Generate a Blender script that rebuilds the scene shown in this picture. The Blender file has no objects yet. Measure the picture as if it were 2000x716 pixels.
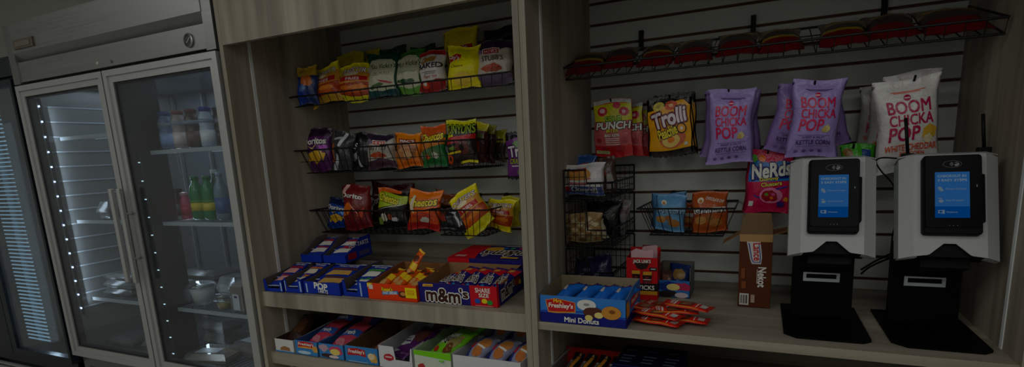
import bpy, bmesh, math, random
from mathutils import Vector, Matrix, Euler
# ---------------------------------------------------------------- camera model (2000 x 716 frame)
FPX=1053.4633; PYO=147.7473
CAM=Vector((.6339,-1.488,1.4223))
def camera_rotation():
    rx,ry,rz=-.1945,.0491,.4344
    c,s=math.cos,math.sin
    Rz=Matrix(((c(rz),-s(rz),0),(s(rz),c(rz),0),(0,0,1)))
    Rx=Matrix(((1,0,0),(0,c(rx),-s(rx)),(0,s(rx),c(rx))))
    Ry=Matrix(((c(ry),0,s(ry)),(0,1,0),(-s(ry),0,c(ry))))
    return Rz@Rx@Ry
CR=camera_rotation()
def ray(u,v): return CR@Vector(((u-1000)/FPX,1,-(v-358-PYO)/FPX))
def PY(u,v,y): d=ray(u,v); return CAM+d*((y-CAM.y)/d.y)
def PZ(u,v,z): d=ray(u,v); return CAM+d*((z-CAM.z)/d.z)
def PX(u,v,x): d=ray(u,v); return CAM+d*((x-CAM.x)/d.x)
def proj(p):
    q=CR.transposed()@(Vector(p)-CAM); return 1000+FPX*q.x/q.y, 358+PYO-FPX*q.z/q.y
scene=bpy.context.scene; COL=scene.collection
rnd=random.Random(5)
def lin(c): c/=255.0; return c/12.92 if c<=.04045 else ((c+.055)/1.055)**2.4
# ---------------------------------------------------------------- materials
_mats={}
def nodes_of(m):
    m.use_nodes=True; nt=m.node_tree; nt.nodes.clear()
    out=nt.nodes.new('ShaderNodeOutputMaterial'); return nt,out
def mat(rgb,rough=.5,metal=0.,kind='paint',spec=.5):
    key=(rgb,rough,metal,kind,spec)
    if key in _mats: return _mats[key]
    m=bpy.data.materials.new('%s_%02x%02x%02x'%(kind,*[int(x) for x in rgb])); nt,out=nodes_of(m); N=nt.nodes; L=nt.links
    b=N.new('ShaderNodeBsdfPrincipled'); L.new(b.outputs[0],out.inputs[0])
    col=(lin(rgb[0]),lin(rgb[1]),lin(rgb[2]),1)
    tc=N.new('ShaderNodeTexCoord'); no=N.new('ShaderNodeTexNoise'); L.new(tc.outputs['Object'],no.inputs['Vector'])
    no.inputs['Scale'].default_value={'foil':55,'card':40,'paint':14,'film':45}.get(kind,14); no.inputs['Detail'].default_value=3
    mr=N.new('ShaderNodeMapRange'); amp={'foil':.16,'card':.07,'paint':.05,'film':.1}.get(kind,.05)
    mr.inputs['To Min'].default_value=1-amp; mr.inputs['To Max'].default_value=1+amp; L.new(no.outputs['Fac'],mr.inputs['Value'])
    hs=N.new('ShaderNodeHueSaturation'); hs.inputs['Color'].default_value=col; L.new(mr.outputs[0],hs.inputs['Value']); L.new(hs.outputs[0],b.inputs['Base Color'])
    b.inputs['Roughness'].default_value=rough; b.inputs['Metallic'].default_value=metal; b.inputs['Specular IOR Level'].default_value=spec
    if kind in('foil','film'):
        bp=N.new('ShaderNodeBump'); bp.inputs['Strength'].default_value=.5; bp.inputs['Distance'].default_value=.006
        n2=N.new('ShaderNodeTexNoise'); n2.inputs['Scale'].default_value=38; n2.inputs['Detail'].default_value=2; n2.inputs['Distortion'].default_value=1.2
        L.new(tc.outputs['Object'],n2.inputs['Vector']); L.new(n2.outputs['Fac'],bp.inputs['Height']); L.new(bp.outputs[0],b.inputs['Normal'])
    _mats[key]=m; return m
def vivid(rgb,k=1.22):
    m=sum(rgb)/3; return tuple(max(0,min(255,m+(c-m)*k))*.97 for c in rgb)
def foil(rgb): return mat(vivid(rgb,1.15),.28,0,'foil',.45)
def card(rgb): return mat(vivid(rgb),.55,0,'card',.22)
def paint(rgb,r=.5): return mat(tuple(rgb),r,0,'paint')
def emit(rgb,st):
    key=('e',rgb,st)
    if key in _mats: return _mats[key]
    m=bpy.data.materials.new('light_emitting'); nt,out=nodes_of(m)
    e=nt.nodes.new('ShaderNodeEmission'); e.inputs[0].default_value=(lin(rgb[0]),lin(rgb[1]),lin(rgb[2]),1); e.inputs[1].default_value=st
    nt.links.new(e.outputs[0],out.inputs[0]); _mats[key]=m; return m
def wood(name,axis,c0,c1,rough=.55):
    if name in _mats: return _mats[name]
    m=bpy.data.materials.new(name); nt,out=nodes_of(m); N=nt.nodes; L=nt.links
    b=N.new('ShaderNodeBsdfPrincipled'); L.new(b.outputs[0],out.inputs[0]); b.inputs['Roughness'].default_value=rough
    tc=N.new('ShaderNodeTexCoord'); mp=N.new('ShaderNodeMapping'); L.new(tc.outputs['Object'],mp.inputs['Vector'])
    sc=[22,22,22]; sc[axis]=1.1; mp.inputs['Scale'].default_value=sc
    n1=N.new('ShaderNodeTexNoise'); n1.inputs['Scale'].default_value=1; n1.inputs['Detail'].default_value=6; n1.inputs['Roughness'].default_value=.6; n1.inputs['Distortion'].default_value=.6
    L.new(mp.outputs[0],n1.inputs['Vector'])
    mp2=N.new('ShaderNodeMapping'); sc2=[5,5,5]; sc2[axis]=.35; mp2.inputs['Scale'].default_value=sc2; L.new(tc.outputs['Object'],mp2.inputs['Vector'])
    n2=N.new('ShaderNodeTexNoise'); n2.inputs['Scale'].default_value=1.3; n2.inputs['Detail'].default_value=2; L.new(mp2.outputs[0],n2.inputs['Vector'])
    ad=N.new('ShaderNodeMath'); ad.operation='MULTIPLY_ADD'; ad.inputs[1].default_value=.45; L.new(n1.outputs['Fac'],ad.inputs[0])
    ml=N.new('ShaderNodeMath'); ml.operation='MULTIPLY'; ml.inputs[1].default_value=.55; L.new(n2.outputs['Fac'],ml.inputs[0]); L.new(ml.outputs[0],ad.inputs[2])
    cr=N.new('ShaderNodeValToRGB'); cr.color_ramp.elements[0].position=.36; cr.color_ramp.elements[1].position=.66
    cr.color_ramp.elements[0].color=(*[lin(x) for x in c0],1); cr.color_ramp.elements[1].color=(*[lin(x) for x in c1],1)
    L.new(ad.outputs[0],cr.inputs[0]); L.new(cr.outputs[0],b.inputs['Base Color'])
    bp=N.new('ShaderNodeBump'); bp.inputs['Strength'].default_value=.12; bp.inputs['Distance'].default_value=.001; L.new(n1.outputs['Fac'],bp.inputs['Height']); L.new(bp.outputs[0],b.inputs['Normal'])
    _mats[name]=m; return m
def steel(name='brushed_steel',axis=0,base=150,rough=.38,metal=.9):
    if name in _mats: return _mats[name]
    m=bpy.data.materials.new(name); nt,out=nodes_of(m); N=nt.nodes; L=nt.links
    b=N.new('ShaderNodeBsdfPrincipled'); L.new(b.outputs[0],out.inputs[0]); b.inputs['Metallic'].default_value=metal
    tc=N.new('ShaderNodeTexCoord'); mp=N.new('ShaderNodeMapping'); sc=[160,160,160]; sc[axis]=2; mp.inputs['Scale'].default_value=sc; L.new(tc.outputs['Object'],mp.inputs['Vector'])
    n=N.new('ShaderNodeTexNoise'); n.inputs['Detail'].default_value=3; n.inputs['Scale'].default_value=1; L.new(mp.outputs[0],n.inputs['Vector'])
    mr=N.new('ShaderNodeMapRange'); mr.inputs['To Min'].default_value=rough-.08; mr.inputs['To Max'].default_value=rough+.1; L.new(n.outputs['Fac'],mr.inputs['Value']); L.new(mr.outputs[0],b.inputs['Roughness'])
    l=lin(base); mx=N.new('ShaderNodeMapRange'); mx.inputs['To Min'].default_value=.95; mx.inputs['To Max'].default_value=1.04; L.new(n.outputs['Fac'],mx.inputs['Value'])
    hs=N.new('ShaderNodeHueSaturation'); hs.inputs['Color'].default_value=(l,l,l*.985,1); L.new(mx.outputs[0],hs.inputs['Value']); L.new(hs.outputs[0],b.inputs['Base Color'])
    _mats[name]=m; return m
def glass(name,tint,refl=.09,rough=.04,haze=0.):
    # thin pane: clear straight-through transmission plus a fresnel mirror layer and a slight painted haze, veiling glare on the doors
    if name in _mats: return _mats[name]
    m=bpy.data.materials.new(name); nt,out=nodes_of(m); N=nt.nodes; L=nt.links
    t=N.new('ShaderNodeBsdfTransparent'); t.inputs[0].default_value=(*tint,1)
    g=N.new('ShaderNodeBsdfGlossy'); g.inputs['Roughness'].default_value=rough
    lw=N.new('ShaderNodeLayerWeight'); lw.inputs['Blend'].default_value=.5; pw=N.new('ShaderNodeMath'); pw.operation='POWER'; pw.inputs[1].default_value=4.; L.new(lw.outputs['Facing'],pw.inputs[0])
    nz=N.new('ShaderNodeTexNoise'); nz.inputs['Scale'].default_value=3
    tc=N.new('ShaderNodeTexCoord'); L.new(tc.outputs['Object'],nz.inputs['Vector'])
    ma=N.new('ShaderNodeMath'); ma.operation='MULTIPLY_ADD'; ma.inputs[1].default_value=.6; ma.inputs[2].default_value=refl; L.new(pw.outputs[0],ma.inputs[0])
    mx=N.new('ShaderNodeMixShader'); L.new(ma.outputs[0],mx.inputs[0]); L.new(t.outputs[0],mx.inputs[1]); L.new(g.outputs[0],mx.inputs[2])
    d=N.new('ShaderNodeBsdfDiffuse'); d.inputs[0].default_value=(.6,.62,.64,1)
    hz=N.new('ShaderNodeMath'); hz.operation='MULTIPLY'; hz.inputs[1].default_value=haze; L.new(nz.outputs['Fac'],hz.inputs[0])
    m2=N.new('ShaderNodeMixShader'); L.new(hz.outputs[0],m2.inputs[0]); L.new(mx.outputs[0],m2.inputs[1]); L.new(d.outputs[0],m2.inputs[2])
    L.new(m2.outputs[0],out.inputs[0]); _mats[name]=m; return m
OAKV=wood('greyed_oak_upright',2,(120,111,97),(176,167,149))
OAKX=wood('greyed_oak_lengthwise',0,(120,111,97),(176,167,149))
BLACKWIRE=mat((12,12,14),.45,0,'paint',.25); BLACK=mat((10,10,12),.55,0,'paint',.25)
WHITE=paint((232,232,230),.45); KRAFT=card((134,108,80)); STEEL=steel(); SILVERSTRIP=mat((222,226,226),.4,0,'paint')
# ---------------------------------------------------------------- mesh builder
class MB:
    def __init__(s): s.v=[]; s.f=[]; s.m=[]; s.sm=[]; s.mats=[]
    def mi(s,m):
        if m not in s.mats: s.mats.append(m)
        return s.mats.index(m)
    def add(s,vs,fs,m,smooth=False):
        o=len(s.v); s.v+=[tuple(v) for v in vs]; k=s.mi(m)
        for f in fs: s.f.append([i+o for i in f]); s.m.append(k); s.sm.append(smooth)
        return s
    def box(s,x0,x1,y0,y1,z0,z1,m,bev=0,M=None):
        if bev>0:
            bm=bmesh.new(); bmesh.ops.create_cube(bm,size=1)
            for v in bm.verts: v.co=Vector(((x0+x1)/2+v.co.x*(x1-x0),(y0+y1)/2+v.co.y*(y1-y0),(z0+z1)/2+v.co.z*(z1-z0)))
            bmesh.ops.bevel(bm,geom=bm.edges[:],offset=bev,segments=2,affect='EDGES',profile=.5)
            bm.verts.index_update(); vs=[v.co.copy() for v in bm.verts]; fs=[[v.index for v in f.verts] for f in bm.faces]; bm.free()
        else:
            vs=[Vector((x,y,z)) for x in(x0,x1) for y in(y0,y1) for z in(z0,z1)]
            fs=[[0,1,3,2],[4,6,7,5],[0,4,5,1],[2,3,7,6],[0,2,6,4],[1,5,7,3]]
        if M: vs=[M@v for v in vs]
        return s.add(vs,fs,m)
    def tube(s,pts,r,m,n=6,closed=False,cap=True):
        pts=[Vector(p) for p in pts]; k=len(pts); vs=[]
        up=None
        for i,p in enumerate(pts):
            a=pts[(i-1)%k] if (i>0 or closed) else p; b=pts[(i+1)%k] if (i<k-1 or closed) else p
            d=(b-a).normalized()
            if up is None or abs(up.dot(d))>.95: up=Vector((0,0,1)) if abs(d.z)<.9 else Vector((0,1,0))
            sx=d.cross(up).normalized(); sz=sx.cross(d).normalized(); up=sz
            for j in range(n):
                t=2*math.pi*j/n+math.pi/n; vs.append(p+sx*(r*math.cos(t))+sz*(r*math.sin(t)))
        fs=[]
        for i in range(k if closed else k-1):
            for j in range(n):
                a=i*n+j; b=i*n+(j+1)%n; c=((i+1)%k)*n+(j+1)%n; d=((i+1)%k)*n+j; fs.append([a,b,c,d])
        if cap and not closed: fs+=[list(range(n))[::-1],[(k-1)*n+j for j in range(n)]]
        return s.add(vs,fs,m,n>6)
    def lathe(s,prof,cx,cy,z0,m,n=20,smooth=True):
        vs=[];fs=[]
        for (r,z) in prof:
            for j in range(n): t=2*math.pi*j/n; vs.append((cx+r*math.cos(t),cy+r*math.sin(t),z0+z))
        for i in range(len(prof)-1):
            for j in range(n): fs.append([i*n+j,i*n+(j+1)%n,(i+1)*n+(j+1)%n,(i+1)*n+j])
        fs.append(list(range(n))[::-1]); fs.append([(len(prof)-1)*n+j for j in range(n)])
        return s.add(vs,fs,m,smooth)
    def prism(s,poly,d0,d1,fn,m):
        # poly: 2-D outline; fn(a,b,d) -> point
        n=len(poly); vs=[fn(a,b,d0) for a,b in poly]+[fn(a,b,d1) for a,b in poly]
        fs=[list(range(n))[::-1],[n+i for i in range(n)]]+[[i,(i+1)%n,n+(i+1)%n,n+i] for i in range(n)]
        return s.add(vs,fs,m)
    def build(s,name,parent=None,loc=None,rot=None):
        me=bpy.data.meshes.new(name); me.from_pydata(s.v,[],s.f)
        for m in s.mats: me.materials.append(m)
        me.polygons.foreach_set('material_index',s.m); me.polygons.foreach_set('use_smooth',s.sm); me.update()
        o=bpy.data.objects.new(name,me); COL.objects.link(o)
        if parent: o.parent=parent
        if loc is not None: o.location=loc
        if rot is not None: o.rotation_euler=rot
        return o
def tag(o,label,cat,group=None):
    o['label']=label; o['category']=cat
    if group: o['group']=group
    return o
def empty(name,loc,label,cat,group=None,rot=None):
    o=bpy.data.objects.new(name,None); COL.objects.link(o); o.location=loc; o.empty_display_size=.05
    if rot: o.rotation_euler=rot
    return tag(o,label,cat,group)
def struct(name,mb): o=mb.build(name); o['kind']='structure'; return o
def copy_tree(o,parent=None):
    c=o.copy(); COL.objects.link(c)
    if parent: c.parent=parent
    for ch in list(o.children): copy_tree(ch,c)
    return c
# ---------------------------------------------------------------- flat print: shapes and lettering
_txt={}
def text2d(s,bold,shear):
    key=(s,bold,shear)
    if key in _txt: return _txt[key]
    cu=bpy.data.curves.new('lettering','FONT'); cu.body=s; cu.size=1; cu.offset=bold; cu.shear=shear; cu.resolution_u=3; cu.fill_mode='FRONT' if hasattr(cu,'fill_mode') else cu.fill_mode
    ob=bpy.data.objects.new('lettering',cu); COL.objects.link(ob)
    dg=bpy.context.evaluated_depsgraph_get(); dg.update(); me=bpy.data.meshes.new_from_object(ob.evaluated_get(dg))
    vs=[(v.co.x,v.co.y) for v in me.vertices]; fs=[list(p.vertices) for p in me.polygons]
    bpy.data.objects.remove(ob); bpy.data.curves.remove(cu); bpy.data.meshes.remove(me)
    _txt[key]=(vs,fs); return _txt[key]
def Rc(x0,y0,x1,y1,c): return ('p',[(x0,y0),(x1,y0),(x1,y1),(x0,y1)],c)
def El(cx,cy,rx,ry,c,n=22,rot=0): return ('p',[(cx+rx*math.cos(2*math.pi*i/n)*math.cos(rot)-ry*math.sin(2*math.pi*i/n)*math.sin(rot),cy+rx*math.cos(2*math.pi*i/n)*math.sin(rot)+ry*math.sin(2*math.pi*i/n)*math.cos(rot)) for i in range(n)],c)
def Pl(pts,c): return ('p',pts,c)
def Tx(s,x0,y0,x1,y1,c,bold=.02,shear=0,rot=0,out=None,ow=.05): return ('t',s,(x0,y0,x1,y1),c,bold,shear,rot,out,ow)
def Blob(cx,cy,rx,ry,c,seed=1,n=16,j=.25):
    r=random.Random(seed); return ('p',[(cx+rx*(1+r.uniform(-j,j))*math.cos(2*math.pi*i/n),cy+ry*(1+r.uniform(-j,j))*math.sin(2*math.pi*i/n)) for i in range(n)],c)
def flatten(decals,asp):
    # -> list of (verts2d, faces, colour)   asp = width/height of the panel
    out=[]
    for li,d in enumerate(decals):
        if d[0]=='p': out.append((d[1],[list(range(len(d[1])))],d[2],li))
        else:
            _,s,(x0,y0,x1,y1),c,bold,shear,rot,oc,ow=d
            vs0,_f=text2d(s,0,shear)
            if not vs0: continue
            ax=min(v[0] for v in vs0); bx=max(v[0] for v in vs0); ay=min(v[1] for v in vs0); by=max(v[1] for v in vs0)
            def place(vs):
                r=[]
                cx,cy=(x0+x1)/2,(y0+y1)/2; co,si=math.cos(rot),math.sin(rot)
                for a,b in vs:
                    x=x0+(a-ax)/(bx-ax)*(x1-x0); y=y0+(b-ay)/(by-ay)*(y1-y0)
                    if rot:
                        dx,dy=(x-cx)*asp,(y-cy); x,y=cx+(dx*co-dy*si)/asp,cy+dx*si+dy*co
                    r.append((x,y))
                return r
            def heavy(b,n,col):
                # thicken strokes by stacking nudged copies of the same letters
                for k in range(n):
                    t=2*math.pi*(k+.5)/n; out.append((place([(a+b*math.cos(t),q+b*math.sin(t)) for a,q in vs0]),_f,col,li+base+.06*k))
            base=0.
            if oc is not None: heavy(bold+ow,8,oc); base=.6
            if bold>.006: heavy(bold,4,c)
            else: out.append((place(vs0),_f,c,li+base))
    return out
def print_flat(mb,origin,U,V,decals,mf=card,off=.0007):
    # lay print on a flat panel: origin = lower left corner, U,V = full edge vectors
    origin=Vector(origin);U=Vector(U);V=Vector(V); n=U.cross(V).normalized()
    for vs,fs,c,k in flatten(decals,U.length/V.length):
        vv=[origin+U*min(max(a,0),1)+V*min(max(b,0),1)+n*(off+.00022*k) for a,b in vs]
        mb.add(vv,fs,mf(c) if isinstance(c,tuple) else c)
# ---------------------------------------------------------------- pillow bags and packets
def bag(name,label,cat,w,h,t,base,decals=(),loc=(0,0,0),rot=(0,0,0),zones=None,seed=0,seal=.07,group=None,nx=16,ny=22,mf=foil,pinch=.07,wr=1.,flop=0.,parent=None,crimp=None,zig=0.):
    r=random.Random(seed*7+3); ph=[r.uniform(0,6.28) for _ in range(8)]; am=[r.uniform(.4,1) for _ in range(8)]
    def surf(x,y,side):
        xx=2*x-1; yy=min(max((y-seal)/(1-2*seal),0),1)
        e=max(0,1-abs(xx)**2.4)**.6; v=math.sin(math.pi*yy)**.55 if 0<yy<1 else 0
        th=t/2*e*v
        ends=math.exp(-yy*4.2)+math.exp(-(1-yy)*4.2)
        k=0
        for i in range(4): k+=am[i]*math.sin(xx*(4+3.1*i)+ph[i]+yy*(i-1.5)*2.2)
        k*=.0016*wr*(t/.05)**.5*ends*(.35+.65*e)
        k+=.0016*wr*math.sin(yy*9+xx*5+ph[5])*math.sin(xx*4-yy*6+ph[6])*v*e
        fl=flop*max(0,(y-.78)/.22)**1.5*h*.25 - flop*.4*max(0,(.12-y)/.12)**1.5*h*.1
        W=w/2*(1-pinch*math.sin(math.pi*yy)**.8)
        X=xx*W+.0022*wr*math.sin(y*11+ph[7])
        Zz=y*h+.004*wr*math.sin(xx*2.6+ph[4])*(y-.5)*2*(w/.15)
        if side>0: Yv=-(th+k)
        else: Yv=(.85*th-k)
        return Vector((X,Yv-fl,Zz))
    mb=MB()
    vs=[];idx={}
    for j in range(ny+1):
        for i in range(nx+1):
            p=surf(i/nx,j/ny,1)
            if zig and j in(0,ny) : p.z+=(zig if i%2 else -zig)
            idx[(1,i,j)]=len(vs); vs.append(p)
    for j in range(ny+1):
        for i in range(nx+1):
            if i in(0,nx) and 0<j<ny: idx[(-1,i,j)]=idx[(1,i,j)]
            elif j in(0,ny): q=vs[idx[(1,i,j)]].copy(); q.y+=.0008; idx[(-1,i,j)]=len(vs); vs.append(q)
            else: idx[(-1,i,j)]=len(vs); vs.append(surf(i/nx,j/ny,-1))
    zl=zones or []
    def zc(y,i):
        for a,b,c in zl:
            if a<=y<b: return c
        return base
    fc={}
    for j in range(ny):
        for i in range(nx):
            c=zc((j+.5)/ny,i)
            fc.setdefault(c,[]).append([idx[(1,i,j)],idx[(1,i+1,j)],idx[(1,i+1,j+1)],idx[(1,i,j+1)]])
            fc[c].append([idx[(-1,i,j)],idx[(-1,i,j+1)],idx[(-1,i+1,j+1)],idx[(-1,i+1,j)]])
    first=True; o0=len(mb.v); mb.v+=[tuple(v) for v in vs]
    for c,fs in fc.items():
        k=mb.mi(mf(c) if isinstance(c,tuple) else c)
        for f in fs: mb.f.append(f); mb.m.append(k); mb.sm.append(True)
    fl=flatten(decals,w/h)
    if fl:
        bm=bmesh.new(); ml=[]
        for v2,fs,c,k in fl:
            m=mf(c) if isinstance(c,tuple) else c
            if m not in ml: ml.append(m)
            bv=[bm.verts.new((min(max(a,.012),.988),min(max(b,.006),.994),k)) for a,b in v2]
            for f in fs:
                try: F=bm.faces.new([bv[q] for q in f]); F.material_index=ml.index(m)
                except ValueError: pass
        for i in range(1,nx): bmesh.ops.bisect_plane(bm,geom=bm.verts[:]+bm.edges[:]+bm.faces[:],plane_co=(i/nx,0,0),plane_no=(1,0,0),dist=1e-6)
        for j in range(1,ny): bmesh.ops.bisect_plane(bm,geom=bm.verts[:]+bm.edges[:]+bm.faces[:],plane_co=(0,j/ny,0),plane_no=(0,1,0),dist=1e-6)
        bm.verts.index_update(); o=len(mb.v)
        for v in bm.verts:
            p=surf(v.co.x,v.co.y,1); p.y-=.0007+.00022*v.co.z; mb.v.append(tuple(p))
        mk=[mb.mi(m) for m in ml]
        for f in bm.faces: mb.f.append([v.index+o for v in f.verts]); mb.m.append(mk[f.material_index]); mb.sm.append(True)
        bm.free()
    ob=mb.build(name,parent,loc,rot)
    if label: tag(ob,label,cat,group)
    return ob
def bagpx(name,label,cat,box,y,t,base,decals=(),rot=(0,0,0),grow=1.,hs=1.,zbase=None,**kw):
    # size and stand a bag from the rectangle it covers in the photograph, at depth y
    u0,v0,u1,v1=box; um,vm=(u0+u1)/2,(v0+v1)/2
    a=PY(um,vm,y); p0=proj(a); p1=proj(a+Vector((0,0,.1))); s=abs((p1[0]-p0[0])/(p1[1]-p0[1]))
    wpx=max((u1-u0)-s*(v1-v0),.6*(u1-u0)); w=(PY(um+wpx/2,vm,y)-PY(um-wpx/2,vm,y)).x*grow
    h=(PY(um,v0,y).z-PY(um,v1,y).z)*hs
    b=Vector((a.x,y,PY(um,v1,y).z))
    if zbase is not None: h+=b.z-zbase; b.z=zbase
    return bag(name,label,cat,w,h,t,base,decals,b,rot,**kw)
# ---------------------------------------------------------------- wire baskets
def wire_basket(label,x0,x1,yf,zt,zb,yb=.634,inset=.03,dx=.034,r=.0016,rr=.0032,hooks=2,rails=(),zback=None,group=None,tagfn=True):
    zk=zt if zback is None else zback; zbb=zb if zback is None else zb+(zback-zt)
    root=empty('wire_basket',((x0+x1)/2,yb,zb),label,'basket',group); o=root.location.copy()
    def L(p): return Vector(p)-o
    m=MB(); ib=inset
    m.tube([L(p) for p in((x0,yf,zt),(x1,yf,zt),(x1,yb,zk),(x0,yb,zk))],rr,BLACKWIRE,6,True)
    m.tube([L(p) for p in((x0+ib,yf+ib,zb),(x1-ib,yf+ib,zb),(x1-ib,yb,zbb),(x0+ib,yb,zbb))],rr*.75,BLACKWIRE,6,True)
    m.build('rim',root)
    m=MB(); n=max(2,round((x1-x0)/dx))
    for i in range(1,n):
        a=i/n; xt=x0+(x1-x0)*a; xb=x0+ib+(x1-x0-2*ib)*a
        m.tube([L(p) for p in((xt,yf,zt),(xb,yf+ib,zb-r),(xb,yb,zbb-r),(xt,yb,zk))],r,BLACKWIRE,4)
    k=max(3,round((yb-yf)/dx/1.2))
    for i in range(1,k):
        a=i/k; y=yf+(yb-yf)*a; z1=zt+(zk-zt)*a; yy=yf+ib+(yb-yf-ib)*a; z0=zb+(zbb-zb)*a
        m.tube([L(p) for p in((x0,y,z1),(x0+ib,yy,z0-2*r),(x1-ib,yy,z0-2*r),(x1,y,z1))],r,BLACKWIRE,4)
    for q in rails:
        a=1-q; y=yf+ib*a; z=zb+(zt-zb)*q; i2=ib*a
        m.tube([L(p) for p in((x0+i2,yb,z+zk-zt),(x0+i2,y,z),(x1-i2,y,z),(x1-i2,yb,z+zk-zt))],r*1.2,BLACKWIRE,4)
    m.build('wire_mesh',root)
    for i in range(hooks):
        x=x0+(x1-x0)*(i+.5)/hooks if hooks>1 else (x0+x1)/2
        m=MB(); m.box(x-.007,x+.007,yb-.004,yb+.009,zk-.012,zk+.036,BLACK,M=Matrix.Translation(-o)); m.box(x-.007,x+.007,yb+.005,yb+.016,zk+.03,zk+.04,BLACK,M=Matrix.Translation(-o)); m.build('hook',root)
    return root
# ---------------------------------------------------------------- open cartons
def tray(label,w,d,hf,hb,outer,inner=(150,120,88),loc=(0,0,0),rot=(0,0,0),front=(),right=(),left=(),notch=None,cut=.5,group=None,cat='box',name='display_box',th=.0022,lipw=None,back=()):
    # loc = front-left-bottom corner; side walls rise from front lip hf to back hb
    mo,mi=card(outer),card(inner); mb=MB()
    def pr(poly,fn,a,b,m): mb.prism(poly,a,b,fn,m)
    fx=lambda a,b,q:Vector((q,a,b)); fy=lambda a,b,q:Vector((a,q,b))
    side=[(0,0),(d,0),(d,hb),(d*cut,hb),(d*cut*.35,hf+(hb-hf)*.22),(0,hf)]
    for x in (0,w):
        s=1 if x==0 else -1
        pr(side,fx,x,x+s*th/2,mo); pr([(max(th,min(d-th,a)),max(b,th)) for a,b in side],fx,x+s*th/2,x+s*th,mi)
    fp=[(0,0),(w,0),(w,hf),(0,hf)]
    if notch:
        a,b,dep=notch; fp=[(0,0),(w,0),(w,hf),(w*b,hf),(w*(b-.05),hf-dep),(w*(a+.05),hf-dep),(w*a,hf),(0,hf)]
    pr(fp,fy,0,th/2,mo); pr([(min(max(a,th),w-th),max(b,th)) for a,b in fp],fy,th/2,th,mi)
    bp=[(0,0),(w,0),(w,hb),(0,hb)]
    pr(bp,fy,d-th/2,d,mo); pr([(min(max(a,th),w-th),max(b,th)) for a,b in bp],fy,d-th,d-th/2,mi)
    mb.box(0,w,0,d,0,th/2,mo); mb.box(th,w-th,th,d-th,th/2,th,mi)
    if front: print_flat(mb,(0,0,0),(w,0,0),(0,0,hf),front)
    if right: print_flat(mb,(w,0,0),(0,d,0),(0,0,hb),right)
    if left: print_flat(mb,(0,d,0),(0,-d,0),(0,0,hb),left)
    o=mb.build(name,None,loc,rot); tag(o,label,cat,group); return o
def packet(label,w,h,t,base,decals,loc,rot,cat='packet',name='snack_packet',zones=None,seed=0,group=None,**kw):
    kw.setdefault('nx',8); kw.setdefault('ny',12)
    return bag(name,label,cat,w,h,t,base,decals,loc,rot,zones=zones,seed=seed,group=group,**kw)
def again(o,label,loc,rot=None,group=None,scale=None):
    c=copy_tree(o); c.location=loc
    if rot: c.rotation_euler=rot
    if scale: c.scale=scale
    if label: c['label']=label
    if group: c['group']=group
    return c
# ================================================================ SETTING
D=.6446
s=MB().box(-5,2.4,-3.5,.9,-.06,0,paint((158,155,148),.35)); struct('floor',s)
s=MB().box(-5,2.4,-3.5,.9,2.75,2.81,paint((228,228,224),.8)); struct('ceiling',s)
s=MB().box(-5,2.4,.84,.9,0,2.75,paint((190,189,182),.8)); struct('wall_back',s)
s=MB().box(-5,2.4,-3.56,-3.5,0,2.75,paint((222,222,218),.8)); struct('wall_front',s)
s=MB().box(-5.06,-5,-3.5,.9,0,2.75,paint((205,205,200),.8)); struct('wall_left',s)
s=MB().box(2.4,2.46,-3.5,.9,0,2.75,paint((205,203,196),.8)); struct('wall_right',s)
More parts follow.
